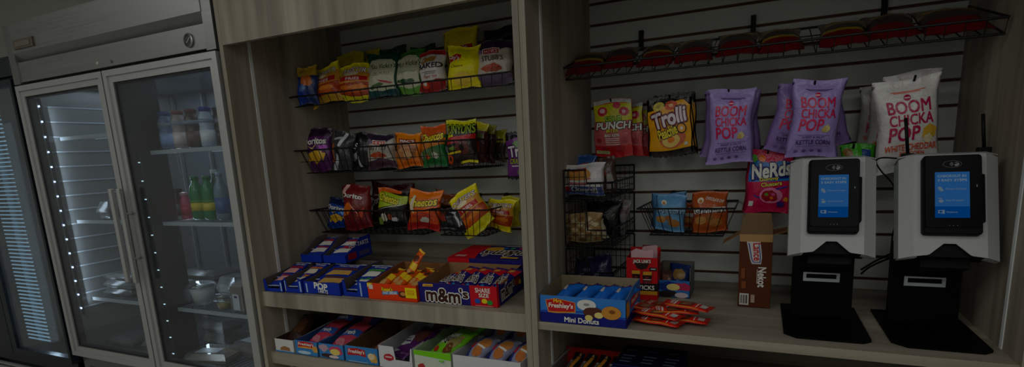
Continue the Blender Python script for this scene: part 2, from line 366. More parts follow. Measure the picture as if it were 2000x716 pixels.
# ================================================================ CABINETS
GJ=1.3994; P3=.0762
GROOVES=[1.5+P3*k for k in range(0,8)]+[GJ-P3*k for k in range(0,7)]
SLAT=paint((196,199,193),.6); MDF=mat((104,76,58),.8,0,'card')
def slatwall(parent,x0,x1,zlo,zhi):
    mb=MB(); gs=sorted(g for g in GROOVES if zlo+.03<g<zhi-.02); z=zlo; hg=.0052
    for g in gs+[None]:
        top=zhi if g is None else g-hg
        mb.box(x0,x1,D,D+.012,z,top,SLAT)
        if g is not None: z=g+hg
    mb.box(x0,x1,D+.011,D+.02,zlo,zhi,MDF)
    for g in gs: mb.box(x0,x1,D+.0022,D+.012,g+hg*.42,g+hg+.0002,MDF); mb.box(x0,x1,D+.0022,D+.012,g-hg-.0002,g-hg*.5,MDF)
    return mb.build('slatwall_panel',parent)
def cabinet(label,x0,x1,shelf_z,shelf_th,yfs,zslat,low,fasc,lowth,tilt=0):
    c=empty('display_cabinet',((x0+x1)/2,.3,0),label,'cabinet'); o=Matrix.Translation(-Vector(c.location)); t=.0195
    for x in (x0,x1-t):
        sp=MB().box(x,x+t,0,D+.02,0,2.42,OAKV,.0008,o).build('side_panel',c)
    MB().box(x0+t,x1-t,.001,.021,fasc,2.42,OAKV,0,o).build('fascia',c)
    MB().box(x0+t,x1-t,.021,D,2.02,2.04,OAKX,0,o).build('top_panel',c)
    mb=MB(); sl=tilt
    vs=[(x0+t,yfs,shelf_z-shelf_th),(x1-t,yfs,shelf_z-shelf_th),(x1-t,yfs,shelf_z),(x0+t,yfs,shelf_z),(x0+t,D,shelf_z-shelf_th+sl*(D-yfs)),(x1-t,D,shelf_z-shelf_th+sl*(D-yfs)),(x1-t,D,shelf_z+sl*(D-yfs)),(x0+t,D,shelf_z+sl*(D-yfs))]
    if tilt: # thin sloping board with a deep apron
        vs[4]=(x0+t,yfs+.02,shelf_z-shelf_th); vs[5]=(x1-t,yfs+.02,shelf_z-shelf_th)
        zb=shelf_z+sl*.02
        ap=[Vector(v) for v in (vs[0],vs[1],vs[2],vs[3],vs[4],vs[5],(x1-t,yfs+.02,zb),(x0+t,yfs+.02,zb))]
        fs=[[0,1,2,3],[5,4,7,6],[0,4,5,1],[3,2,6,7],[0,3,7,4],[1,5,6,2]]
        mb.add([o@v for v in ap],fs,OAKV)
        bd=[(x0+t,yfs+.02,zb-.02),(x1-t,yfs+.02,zb-.02),(x1-t,yfs+.02,zb),(x0+t,yfs+.02,zb),(x0+t,D,shelf_z+sl*(D-yfs)-.02),(x1-t,D,shelf_z+sl*(D-yfs)-.02),vs[6],vs[7]]
        mb.add([o@Vector(v) for v in bd],[[0,1,2,3],[5,4,7,6],[0,4,5,1],[3,2,6,7],[0,3,7,4],[1,5,6,2]],OAKX)
    else: mb.add([o@Vector(v) for v in vs],[[0,1,2,3],[5,4,7,6],[0,4,5,1],[3,2,6,7],[0,3,7,4],[1,5,6,2]],OAKX)
    mb.build('shelf_board',c)
    MB().box(x0+t,x1-t,.02,D,low-lowth,low,OAKX,0,o).build('lower_shelf_board',c)
    MB().box(x0+t,x1-t,D,D+.02,0,zslat,OAKX,0,o).build('back_panel',c)
    sw=slatwall(c,x0+t,x1-t,zslat,2.02)
    for v in sw.data.vertices: v.co=o@v.co
    for x in (x0+t,x1-t-.0025):
        m=MB().box(x,x+.0025,.11,.124,.02,2.02,SILVERSTRIP,0,o)
        m.build('shelf_standard',c)
    return c
cabinet('pale oak open cabinet of crisp baskets beside the glass door fridge',-1.2105,-.0006,.918,.06,.02,1.023,.662,1.863,.05,.06)
cabinet('pale oak open cabinet holding the two payment kiosks',.0006,1.1985,.902,.025,.008,.905,.60,1.863,.025)
# ================================================================ TWO-DOOR FRIDGE
FX0,FX1,FY=-2.632,-1.218,-.011
LINER=paint((120,128,136),.3); GASKET=mat((26,26,30),.6); DKGREY=paint((52,56,62),.45)
BRUSHED=steel('brushed_liner',2,165,.34,.35)
bn=[n for n in BRUSHED.node_tree.nodes if n.type=='BSDF_PRINCIPLED'][0]; bn.inputs['Anisotropic'].default_value=.92; tg=BRUSHED.node_tree.nodes.new('ShaderNodeTangent'); tg.axis='Z'; BRUSHED.node_tree.links.new(tg.outputs[0],bn.inputs['Tangent'])
fr=empty('glass_door_refrigerator',((FX0+FX1)/2,.35,0),'steel two door glass front refrigerator beside the oak cabinet','refrigerator'); fo=Matrix.Translation(-Vector(fr.location))
mb=MB(); B=lambda *a,**k: mb.box(*a,M=fo,**k)
B(FX0,FX0+.05,.035,.78,.10,2.02,STEEL); B(FX1-.05,FX1,.035,.78,.10,2.02,STEEL); B(FX0+.05,FX1-.05,.74,.78,.10,2.02,STEEL)
B(FX0+.05,FX1-.05,.035,.74,1.86,2.02,STEEL); B(FX0+.05,FX1-.05,.035,.74,.42,.47,STEEL); B(FX0,FX1,.05,.78,.10,.42,STEEL)
B(FX0+.05,FX0+.056,.04,.74,.47,1.86,BRUSHED); B(FX1-.056,FX1-.05,.04,.74,.47,1.86,LINER); B(FX0+.056,FX1-.056,.734,.74,.47,1.86,LINER); B(FX0+.056,FX1-.056,.04,.734,1.854,1.86,LINER); B(FX0+.056,FX1-.056,.04,.734,.47,.476,LINER)
mb.build('cabinet_body',fr)
# header: end posts, lower strip, recessed band, sloping upper cover
mb=MB(); HS=steel('brushed_steel_header',0,158,.4)
B(FX0,FX0+.055,FY+.004,.06,1.853,2.119,STEEL); B(FX1-.052,FX1,FY+.004,.06,1.853,2.119,STEEL)
B(FX0+.055,FX1-.052,FY+.012,.06,1.862,1.95,HS)
mb.build('header_panel',fr)
mb=MB(); mb.prism([(FY+.034,1.951),(FY+.001,1.990),(FY+.001,2.119),(.06,2.119),(.06,1.951)],FX0+.055,FX1-.052,lambda a,b,q:fo@Vector((q,a,b)),HS); mb.build('header_cover',fr)
MB().box(FX0+.02,FX1-.02,.02,.05,1.846,1.86,GASKET,0,fo).build('header_gap',fr)
mb=MB(); B(-2.55,-2.385,FY-.006,FY+.006,2.003,2.043,paint((94,84,72),.5)); B(-2.53,-2.41,FY-.008,FY-.004,2.012,2.034,paint((112,104,94),.5)); mb.build('badge',fr)
mb=MB(); q=PY(364,78,FY)
ring=[(0,0),(.026,0),(.026,.006),(.021,.009),(.019,.004),(0,.004)]
def disc(mb,prof,c,m,n=24):
    vs=[];fs=[]
    for r_,z in prof:
        for j in range(n): t=2*math.pi*j/n; vs.append(fo@Vector((c[0]+max(r_,.0003)*math.cos(t),c[1]-z,c[2]+max(r_,.0003)*math.sin(t))))
    for i in range(len(prof)-1):
        for j in range(n): fs.append([i*n+j,(i+1)*n+j,(i+1)*n+(j+1)%n,i*n+(j+1)%n])
    mb.add(vs,fs,m)
disc(mb,ring,(q.x,FY+.012,q.z),STEEL); disc(mb,[(0,.0045),(.019,.0045)],(q.x,FY+.012,q.z),paint((60,60,58),.3)); mb.tube([fo@Vector((q.x-.008,FY+.006,q.z-.008)),fo@Vector((q.x+.012,FY+.006,q.z+.01))],.0016,paint((200,200,200)),5); mb.build('thermometer',fr)
for u,v in ((185.5,122.6),(212,119)):
    q=PY(u,v,FY); mb=MB(); disc(mb,[(0,.004),(.006,.004),(.007,0)],(q.x,FY+.012,q.z),paint((205,200,185) if u<200 else (110,108,100),.4),12); mb.build('screw',fr)
# centre post with lamp strips, plus a lamp strip inside the hinge side
LED=emit((190,215,255),4.); LEDC=emit((200,235,240),1.3)
mb=MB(); B(-1.957,-1.893,.045,.19,.47,1.856,paint((13,15,24),.4)); mb.build('centre_post',fr)
def strip(x,y,z0,z1,n,m,sx,nm='light_strip',sz=.008):
    mb=MB(); mb.box(x-.006,x+.006,y,y+.008,z0,z1,DKGREY,0,fo)
    for i in range(n):
        z=z0+(z1-z0)*(i+.5)/n; mb.box(x-.005+sx,x+.005+sx,y-.003,y+.001,z-sz/2,z+sz/2,m,0,fo)
    return mb.build(nm,fr)
strip(FX0+.064,.045,.70,1.79,15,LED,0)
for i in range(15):  # pale rails added on the wall to draw the lamps' reflected streaks
    z=.70+1.09*(i+.5)/15; MB().box(FX0+.056,FX0+.062,.06,.60,z-.003,z+.003,paint((206,214,222),.3),0,fo).build('streak_rail',fr)
strip(-1.885,.052,.52,1.50,12,LEDC,.0,sz=.004); strip(FX1-.064,.14,.6,1.7,12,LEDC,0)
# shelves: white wire grid with a price rail
def fshelf(x0,x1,z,y0=.1,y1=.70):
    sh=MB(); W=paint((176,182,186),.45)
    sh.box(x0,x1,y0,y0+.006,z-.013,z+.004,W,0,fo)
    n=int((x1-x0)/.028)
    for i in range(n+1): x=x0+(x1-x0)*i/n; sh.tube([fo@Vector((x,y0+.006,z)),fo@Vector((x,y1,z))],.0018,W,4)
    for i in range(5): y=y0+.02+(y1-y0-.03)*i/4; sh.tube([fo@Vector((x0,y,z-.004)),fo@Vector((x1,y,z-.004))],.003,W,4)
    return sh.build('shelf',fr)
RS=[1.505,1.183,.772]; LS=[1.602,1.187,.778]
for z in RS: fshelf(-1.872,-1.285,z)
for z in LS: fshelf(-2.56,-1.975,z)
for x0,x1 in ((-1.872,-1.285),(-2.56,-1.975)): fshelf(x0,x1,.50)
for x in (-1.868,-1.5,-1.29,-2.562,-2.3,-1.98):
    MB().box(x-.007,x+.007,.71,.728,.48,1.84,paint((150,156,160),.4),0,fo).build('shelf_standard',fr)
PANE=glass('fridge_glass',(.88,.92,.94),.055,.04,.03)
def fdoor(x0,x1,z0,z1,hx,side):
    mb=MB(); fw=.058; DS=steel('brushed_steel_door',2,192,.36,.6)
    def ring(a,b,y0,y1,m):
        mb.box(x0+a,x0+b,y0,y1,z0+a,z1-a,m,0,fo); mb.box(x1-b,x1-a,y0,y1,z0+a,z1-a,m,0,fo)
        mb.box(x0+b,x1-b,y0,y1,z0+a,z0+b,m,0,fo); mb.box(x0+b,x1-b,y0,y1,z1-b,z1-a,m,0,fo)
    ring(0,.024,FY,.034,DS); ring(.024,.05,FY+.008,.034,DS); ring(.05,fw,FY+.014,.032,GASKET)
    d=mb.build('door',fr)
    MB().box(x0+fw-.002,x1-fw+.002,.004,.008,z0+fw-.002,z1-fw+.002,PANE,0,fo).build('glass_pane',d)
    z_a,z_b=1.352,.93
    mb=MB(); mb.box(hx-.011,hx+.011,FY-.042,FY-.024,z_b,z_a,DS,.004,fo)
    for z in (1.24,1.04): mb.tube([fo@Vector((hx,FY-.03,z)),fo@Vector((hx,FY+.004,z))],.006,DS,8)
    mb.build('handle',d)
    return d
fdoor(FX0+.006,-1.937,.492,1.846,-1.962,1); fdoor(-1.928,FX1-.003,.492,1.846,-1.903,-1)
# ================================================================ BLACK COOLER FAR LEFT
bx1=-2.655; bx0=-3.6
bc=empty('glass_door_refrigerator',((bx0+bx1)/2,.35,0),'black framed cooler glowing with a bright lamp strip left of the steel refrigerator','refrigerator'); fo2=Matrix.Translation(-Vector(bc.location))
NAVY=mat((22,28,38),.35,0,'paint')
mb=MB(); B2=lambda *a,**k: mb.box(*a,M=fo2,**k)
B2(bx0,bx0+.03,.03,.78,.1,2.0,NAVY); B2(bx1-.03,bx1,.03,.78,.1,2.0,NAVY); B2(bx0,bx1,.74,.78,.1,2.0,NAVY); B2(bx0,bx1,.03,.74,1.9,2.0,NAVY); B2(bx0,bx1,.03,.74,.36,.43,NAVY); B2(bx0,bx1,.06,.78,.1,.36,NAVY)
B2(bx0+.03,bx0+.036,.04,.74,.43,1.9,LINER); B2(bx1-.036,bx1-.03,.04,.74,.43,1.9,LINER); B2(bx0+.03,bx1-.03,.732,.74,.43,1.9,LINER)
mb.build('cabinet_body',bc)
mb=MB(); B2(bx0,bx1,0,.03,1.9,1.975,NAVY,bev=.004); mb.build('header_panel',bc)
mb=MB()
for i in range(7): B2(bx0+.03,bx1-.03,.03,.045,.16+.026*i,.172+.026*i,paint((150,152,150),.4))
mb.build('lower_grille',bc)
PANE2=glass('cooler_glass',(.8,.88,.92),.08,.06,.12)  # stronger haze here paints the lamp glow into the pane
mb=MB(); dx0,dx1,dz0,dz1=-3.245,bx1-.003,.43,1.885
for a in ((dx0,dx0+.05,dz0,dz1),(dx1-.02,dx1,dz0,dz1),(dx0+.05,dx1-.02,dz0,dz0+.035),(dx0+.05,dx1-.02,dz1-.03,dz1)): B2(a[0],a[1],-.008,.028,a[2],a[3],NAVY)
dr=mb.build('door',bc); MB().box(dx0+.048,dx1-.018,.006,.01,dz0+.03,dz1-.028,PANE2,0,fo2).build('glass_pane',dr)
mb=MB(); B2(bx0,dx0-.006,-.008,.028,dz0,dz1,NAVY); dr=mb.build('door',bc)
mb=MB(); LED_STREAK=emit((175,215,240),.5); B2(-3.085,-3.045,.053,.065,.5,1.75,paint((120,140,150),.5))
for i in range(58): z=.51+i*.0215; B2(-3.175,-2.955,.045,.052,z,z+.006,LED_STREAK)  # bars widened so their glow also stands for the strip's reflected streaks
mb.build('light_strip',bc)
for z in (.52,.86,1.2,1.5):
    sh=MB(); W=paint((190,196,200),.45); sh.box(-2.93,bx1-.05,.12,.126,z-.02,z+.004,W,0,fo2)
    for i in range(10): x=-2.96+.026*i; sh.tube([fo2@Vector((x,.126,z)),fo2@Vector((x,.7,z))],.002,W,4)
    sh.build('shelf',bc)
MB().box(-2.86,-2.845,.69,.72,.45,1.88,paint((150,156,160),.4),0,fo2).build('shelf_standard',bc)
# ================================================================ PRINT DESIGNS
Y_=(238,222,20); W_=(238,236,228); RD=(176,26,34); DKP=(52,34,58)
def d_chester():
    return [Pl([(0,.17),(1,.17),(1,.5),(.8,.52),(.5,.47),(.2,.52),(0,.48)],(168,66,26)),Blob(.3,.33,.2,.06,(214,120,34),3),Blob(.66,.36,.24,.07,(224,132,36),4),Blob(.5,.26,.3,.05,(196,92,30),5),
      Pl([(0,.44),(1,.5),(1,.78),(0,.72)],(206,150,60)),Pl([(.12,.5),(.9,.52),(.9,.64),(.12,.62)],RD),Tx('FRIES',.34,.53,.72,.6,W_,.02),El(.45,.7,.2,.06,(240,225,190)),
      Tx("CHESTER'S",.1,.74,.92,.86,W_,.02,0,0,(120,40,110),.045)]
def d_vickie(kind):
    dk=(10,62,48) if kind=='dill' else (70,128,44)
    b=[Pl([(.07,.1),(.93,.1),(.93,.74),(.8,.83),(.5,.88),(.2,.83),(.07,.74)],(206,208,180)),Tx("Miss Vickie's",.1,.62,.94,.74,(30,48,36),.012,.15)]
    if kind=='dill': b+=[Tx('DILL PICKLE',.28,.46,.8,.53,(120,128,104),.01),Pl([(.1,.24),(.5,.3),(.62,.26),(.5,.2),(.2,.18)],(74,104,56)),Pl([(.42,.36),(.9,.3),(.8,.26),(.55,.3)],(176,44,44)),Pl([(.05,.0),(.95,.0),(.95,.17),(.5,.1),(.05,.19)],(22,72,72))]
    else: b+=[Tx('JALAPEÑO',.22,.46,.82,.53,(120,132,96),.01),Blob(.4,.28,.22,.06,(24,66,30),2),Blob(.66,.3,.14,.05,(30,76,34),4),Pl([(.05,.0),(.95,.0),(.95,.2),(.5,.13),(.05,.2)],(104,160,70))]
    return b
def d_baked():
    return [Pl([(0,.9),(1,.86),(1,1),(0,1)],(172,34,34)),Tx('Cheetos',.18,.7,.68,.84,(206,150,44),.03,.2,.12,(90,40,20),.04),Tx('BAKED',.06,.55,.97,.67,(30,28,34),.03),Rc(.2,.45,.75,.475,(150,150,150)),Rc(.28,.41,.7,.43,(160,160,160)),Tx("Flamin' Hot",.24,.32,.76,.39,(190,40,50),.005,.2),Pl([(0,.0),(1,.0),(1,.24),(.7,.28),(.35,.23),(0,.27)],(150,28,26)),Blob(.3,.17,.16,.07,(206,70,40),3),El(.26,.2,.07,.04,(230,220,210))]
def d_lays(top=True):
    return [El(.44,.6,.42,.36,(250,236,30)),Pl([(.02,.7),(.36,.8),(.5,.78),(.46,.68),(.02,.58)],(190,24,36)),Tx("Lay's",.06,.63,.42,.77,W_,.03,.15,-.15),Tx('Classic',.16,.47,.58,.53,(110,86,10),.015),Blob(.55,.2,.3,.14,(248,214,90),6)]
def d_herr(name,body=(200,192,180),low=(96,80,104)):
    return [Pl([(0,.84),(.35,.74),(.62,.72),(1,.86),(1,1),(0,1)],(46,34,56)),Pl([(.03,.72),(.3,.7),(.15,.84)],(126,108,146)),Rc(.26,.66,.72,.8,W_),Rc(.28,.675,.7,.785,(176,28,40)),Tx("HERR'S",.32,.695,.67,.765,W_,.02),Tx(name,.22,.52,.8,.63,(74,58,46),.012),Blob(.5,.38,.26,.08,(176,74,36),4),Blob(.62,.34,.16,.06,(150,58,30),5),Pl([(0,0),(1,0),(1,.2),(.6,.27),(0,.22)],low)]
def d_doritos(c,chip=(216,170,50)):
    dk=tuple(int(x*.45) for x in c)
    return [Rc(0,.8,1,1,dk),Tx('Doritos',.06,.62,.88,.76,W_,.035,.1,0,dk,.03),Pl([(.2,.6),(.35,.5),(.6,.63),(.36,.54)],(226,200,120)),Pl([(.14,.4),(.5,.5),(.7,.44),(.6,.24),(.46,.17),(.34,.26),(.2,.2)],chip),Pl([(.5,.44),(.82,.4),(.7,.22)],(232,190,70)),Rc(.62,.5,.9,.58,tuple(min(255,int(x*1.9)+30) for x in c))]
def d_cheetos(top,mid,low,txt=(236,214,50)):
    return [Pl([(0,.66),(1,.74),(1,1),(0,1)],top),Pl([(0,.36),(1,.52),(1,.66),(0,.56)],mid),El(.5,.7,.45,.13,tuple(int(x*.9) for x in top)),Tx('Cheetos',.08,.6,.92,.8,txt,.04,.1,.1,(20,16,12),.06),Blob(.46,.3,.3,.14,low,5),Blob(.6,.24,.14,.09,(200,196,180),7),Blob(.3,.22,.1,.06,(190,90,40),8)]
def d_funyuns():
    return [Rc(0,.86,1,1,(206,204,32)),Pl([(0,.58),(.3,.6),(.3,.68),(0,.7)],(206,200,40)),Tx('FUNYUNS',.03,.68,.97,.88,(150,176,60),.03,0,0,(16,20,8),.07),Pl([(0,.46),(1,.52),(1,.66),(0,.6)],(176,34,36)),Pl([(.1,.38),(.4,.42),(.5,.36),(.3,.33)],(120,150,60)),El(.62,.36,.22,.17,(92,34,26)),El(.62,.36,.09,.07,(20,10,10)),Rc(.02,.26,.55,.3,(214,200,40)),El(.12,.17,.12,.1,(200,80,40)),El(.12,.17,.05,.05,(30,26,24)),Rc(.4,.02,.98,.075,(222,210,40))]
def d_macs():
    return [Rc(.24,.7,.86,.83,(146,60,36)),Tx("MAC'S",.3,.725,.8,.805,W_,.025),Pl([(.14,.18),(.86,.18),(.9,.62),(.5,.68),(.1,.62)],(150,92,48)),Blob(.5,.45,.3,.15,(188,128,76),4),Blob(.62,.34,.16,.1,(216,176,130),6),Pl([(0,0),(1,0),(1,.26),(.5,.18),(0,.3)],(222,116,20))]
def d_boom(white=False):
    t=(204,26,84) if not white else (176,10,78); s=(70,44,96) if not white else (222,92,52)
    d=[Rc(.26,.872,.78,.88,s),Rc(.3,.86,.7,.866,s),El(.5,.81,.055,.034,t),Rc(.455,.803,.545,.816,(240,220,230)),Tx('BOOM',.17,.64,.85,.775,t,.022),Tx('CHICKA',.17,.51,.88,.625,t,.022),Tx('POP',.17,.345,.66,.495,t,.025)]
    if not white: d+=[Blob(.74,.38,.085,.045,(226,208,150),4,14,.35),Blob(.7,.36,.05,.035,(206,180,110),6,12,.3),Rc(.2,.285,.84,.289,s),Tx('SWEET & SALTY',.28,.245,.74,.275,s,.008),Tx('KETTLE CORN',.18,.165,.85,.225,s,.018),Rc(.2,.14,.84,.144,s)]+[El(.2+.15*k,.075,.04,.018,(140,112,176)) for k in range(4)]
    else: d+=[Pl([(.7,.36),(.92,.36),(.95,.45),(.82,.5),(.72,.46)],(222,178,70)),Blob(.8,.35,.09,.045,(232,222,180),4,14,.3),Tx('WHITE CHEDDAR',.12,.235,.95,.305,s,.02),Tx('POPCORN',.36,.17,.74,.22,s,.018)]
    return d
def d_sour():
    G=(196,190,40)
    return [Rc(0,.62,1,.93,G),Rc(0,.93,1,1,(176,182,178)),Pl([(0,.0),(1,0),(1,.64),(.5,.6),(0,.64)],(190,96,96)),Rc(0,0,1,.2,(182,40,44)),El(.24,.8,.13,.08,(190,40,60)),El(.24,.81,.07,.04,(226,190,200)),El(.8,.78,.13,.075,(176,36,60)),El(.79,.78,.05,.03,(220,180,190)),El(.62,.88,.1,.05,(196,70,90)),Tx('SOUR',.3,.6,.74,.7,(150,190,40),.04,0,0,(30,26,20),.06),Tx('PUNCH',.08,.49,.96,.61,W_,.04,0,0,(24,20,24),.07),Tx('BITES',.36,.435,.66,.485,(226,210,50),.03,0,0,(40,24,20),.05),Tx('BAD REDS',.32,.36,.7,.405,W_,.03,0,0,(110,40,40),.04)]+[Rc(.33,.32-.034*k,.7,.335-.034*k,(230,206,206)) for k in range(4)]+[El(.15,.3,.07,.04,(160,50,60)),El(.83,.3,.09,.05,(170,70,80)),El(.3,.14,.1,.05,(150,34,44)),El(.68,.16,.12,.05,(160,36,44)),Rc(.05,.06,.4,.115,(206,200,150)),Rc(.09,.075,.36,.1,(120,150,60))]
def d_trolli(kind='peach'):
    if kind=='peach':
        o=(232,168,22)
        return [Pl([(.02,.1),(.97,.12),(.98,.82),(.8,.93),(.62,.88),(.3,.8),(.02,.78)],o),El(.27,.84,.13,.07,(216,200,90)),El(.27,.84,.05,.03,(170,150,50)),El(.56,.83,.14,.075,(206,90,50)),El(.56,.83,.05,.03,(240,190,130)),El(.55,.3,.3,.16,(206,110,80)),El(.52,.27,.2,.11,(236,206,120)),El(.52,.28,.08,.05,(224,130,30)),Tx('Trolli',.14,.52,.9,.76,(240,226,234),.04,.12,.2,(92,22,40),.09),Pl([(.2,.36),(.64,.5),(.7,.44),(.24,.3)],(30,20,10)),Tx('Peachie',.22,.33,.66,.49,(240,220,60),.04,.1,.3,(30,16,8),.06),El(.77,.45,.11,.09,(30,16,8)),El(.77,.45,.085,.07,(236,170,60)),El(.77,.45,.035,.03,(250,240,220)),Rc(.82,.16,.9,.21,(226,226,220))]
    return [Pl([(.02,.06),(.98,.06),(.98,.85),(.5,.9),(.02,.82)],(118,56,132)),Blob(.6,.76,.3,.1,(86,140,50),4),Tx('Trolli',.1,.5,.95,.72,(236,232,240),.04,.1,.08,(50,16,60),.08),Tx('CRAWLERS',.12,.34,.9,.44,(170,190,50),.03,0,0,(30,20,30),.05),Rc(.2,.28,.7,.3,W_),Blob(.6,.14,.24,.08,(110,120,90),3)]
def d_nerds():
    return [Pl([(.04,.5),(.96,.52),(.98,.8),(.7,.84),(.5,.8),(.2,.84),(.03,.78)],(44,120,190)),Pl([(.1,.52),(.94,.56),(.95,.76),(.1,.74)],(24,38,118)),Tx('NeRds',.1,.58,.95,.8,W_,.04,0,.14,(20,26,90),.07),Tx('Gummy',.3,.51,.72,.58,(240,224,60),.03,0,.12,(20,26,80),.05),Tx('Clusters',.34,.44,.8,.5,(240,224,60),.03,0,.12,(20,26,80),.05),El(.55,.28,.26,.13,(232,140,180)),Blob(.52,.27,.18,.1,(156,30,44),3,16,.2),El(.45,.3,.04,.025,(90,160,60)),El(.56,.24,.04,.025,(226,120,40)),El(.6,.3,.04,.025,(220,90,160)),Blob(.12,.86,.07,.06,(90,170,60),5),Blob(.3,.87,.08,.06,(230,120,40),7),Blob(.78,.14,.09,.05,(70,40,120),9),Blob(.88,.22,.05,.04,(226,140,40),11),Rc(.06,.12,.16,.2,(226,226,220)),Pl([(.66,.4),(.92,.44),(.92,.42),(.68,.38)],(40,60,160)),Pl([(.16,.3),(.3,.26),(.3,.24),(.16,.28)],(40,60,160))]
def d_grand(blue):
    c=(112,164,206) if blue else (170,84,40); k=(190,140,80)
    return [El(.28,.78,.09,.07,(236,226,206)),El(.28,.76,.05,.04,(190,130,70)),Pl([(.04,.46),(.96,.5),(.96,.62),(.04,.58)],(236,236,232) if not blue else (150,190,222)),Tx("Grandma's",.07,.47,.93,.61,(36,30,40),.012,.2)]+[Blob(.25,.3,.17,.1,k,3,14,.1),Blob(.68,.24,.2,.1,(170,116,60),4,14,.1),Blob(.5,.36,.12,.07,(150,96,48),6,14,.1)]+([] if blue else [Tx('CHOCOLATE CHIP',.42,.76,.94,.83,W_,.02,0,-.2)])
def d_cotton(): return [Pl([(0,.0),(.5,.05),(.55,.6),(0,.7)],(30,62,150)),Blob(.55,.6,.3,.16,(196,110,46),3),Blob(.4,.4,.16,.1,(90,130,190),6)]
# ================================================================ CRISP BASKETS OF THE LEFT CABINET
wire_basket('long shallow black wire rack of crisps, topmost in left cabinet',-1.185,-.025,.285,1.695,1.655,inset=.012,dx=.042,hooks=4,zback=1.765)
wire_basket('deep black wire basket of crisps at the wall end of the middle row',-1.185,-.752,.275,1.474,1.378,dx=.034,inset=.03,rails=(.5,))
wire_basket('deep black wire basket of crisps ending short of the cabinet divider, middle row',-.742,-.337,.29,1.477,1.372,dx=.034,inset=.03,rails=(.5,))
wire_basket('wide deep black wire basket of crisps lowest at the left wall of its cabinet',-1.185,-.58,.32,1.213,1.112,dx=.034,inset=.03)
wire_basket('narrower black wire basket of yellow crisp bags, bottom row near the divider',-.562,-.30,.325,1.214,1.11,dx=.034,inset=.03)
CB='crisp_bag'; CC='crisps'
R1=1.664
bagpx(CB,'blue crisp bag with orange patch, against the left side panel','crisps',(576,128,622,204),.322,.05,(38,58,110),d_cotton(),(-.1,0,.1),zones=[(.75,1,(196,160,60))],seed=1,wr=1.7,zbase=R1)
bagpx(CB,'yellow crisp bag with a red banner, leaning left in the top rack',CC,(600,126,672,203),.36,.06,Y_,d_chester(),(-.2,-.16,0),zones=[(0,.16,(190,150,50)),(.16,.45,(160,70,30))],seed=2,wr=1.7,zbase=R1,flop=.25)
bagpx(CB,'yellow crisp bag with a red banner, beside the dark green bag',CC,(650,124,731,202),.365,.06,Y_,d_chester(),(-.2,.06,0),zones=[(0,.15,(214,204,40)),(.15,.45,(150,64,28))],seed=3,wr=1.7,zbase=R1,flop=.2)
bagpx(CB,'yellow crisp bag standing behind the two red banner bags',CC,(652,103,716,190),.53,.05,(206,192,36),[Rc(.2,.6,.8,.72,(120,110,70)),Rc(.26,.64,.74,.68,(70,60,50))],(-.05,0,0),seed=4,wr=1.7,zbase=R1+.034)
bagpx(CB,'yellow crisp bag mostly hidden behind the dark green bag',CC,(704,96,742,190),.57,.04,(206,192,36),[Rc(.2,.4,.8,.6,(120,60,30))],(-.03,.1,0),seed=44,wr=1.7,zbase=R1+.034)
bagpx(CB,'dark green crisp bag with cream centre and a pickle picture',CC,(709,100,783,194),.36,.06,(10,66,50),d_vickie('dill'),(-.16,0,0),seed=5,wr=1.7,zbase=R1,pinch=.12)
bagpx(CB,'leafy green crisp bag with cream centre and dark pepper picture',CC,(764,96,831,191),.37,.06,(60,112,46),d_vickie('jal'),(-.16,0,0),seed=6,wr=1.7,zbase=R1,pinch=.12)
bagpx(CB,'dark green crisp bag top poking up behind the pickle bag',CC,(738,91,800,180),.5,.05,(12,62,50),[Pl([(.1,.1),(.9,.1),(.9,.7),(.5,.8),(.1,.7)],(190,196,160))],(-.05,0,0),seed=7,wr=1.7,zbase=R1+.034)
bagpx(CB,'green crisp bag standing behind the white baked puffs bag',CC,(800,88,856,180),.52,.05,(28,72,32),[Pl([(.1,.1),(.9,.1),(.9,.6),(.5,.7),(.1,.6)],(170,186,130))],(-.05,0,0),seed=8,wr=1.7,zbase=R1+.034)
bagpx(CB,'white crisp bag reading BAKED with red top and bottom',CC,(816,97,873,189),.355,.06,(222,218,212),d_baked(),(-.14,-.04,0),seed=9,wr=1.7,zbase=R1,grow=1.06)
bagpx(CB,'bright yellow crisp bag with red name ribbon, front of the top rack',CC,(868,88,940,188),.35,.065,(244,226,20),d_lays(),(-.14,.03,0),seed=10,wr=1.7,zbase=R1,flop=.15)
bagpx(CB,'bright yellow crisp bag standing up behind its twin with the ribbon',CC,(866,50,944,180),.50,.05,(236,214,20),[Pl([(.1,.5),(.9,.56),(.9,.68),(.1,.62)],(190,24,36)),Tx("Lay's",.3,.53,.76,.66,W_,.03,.15,.1)],(-.12,-.1,0),seed=11,wr=1.7,zbase=R1+.034)
bagpx(CB,'cream crisp bag with purple silver top and red oval sign',CC,(924,78,1003,176),.36,.065,(206,196,182),d_herr("STUBB'S"),(-.14,0,0),zones=[(.84,1,(52,38,62))],seed=12,wr=1.7,zbase=R1,flop=.15)
bagpx(CB,'dark purple crisp bag behind the cream one in the top rack',CC,(934,51,1010,170),.51,.05,(40,30,50),[Blob(.75,.5,.2,.1,(170,90,40),3),Pl([(.05,.8),(.5,.75),(.9,.85),(.5,.7)],(96,84,110))],(-.12,.05,0),seed=13,wr=1.7,zbase=R1+.034)
bagpx(CB,'brown orange crisp bag beside the divider, top rack',CC,(985,84,1034,170),.46,.05,(110,70,40),[Blob(.5,.6,.3,.2,(196,120,60),3)],(-.1,0,0),seed=14,wr=1.7,zbase=R1+.03)
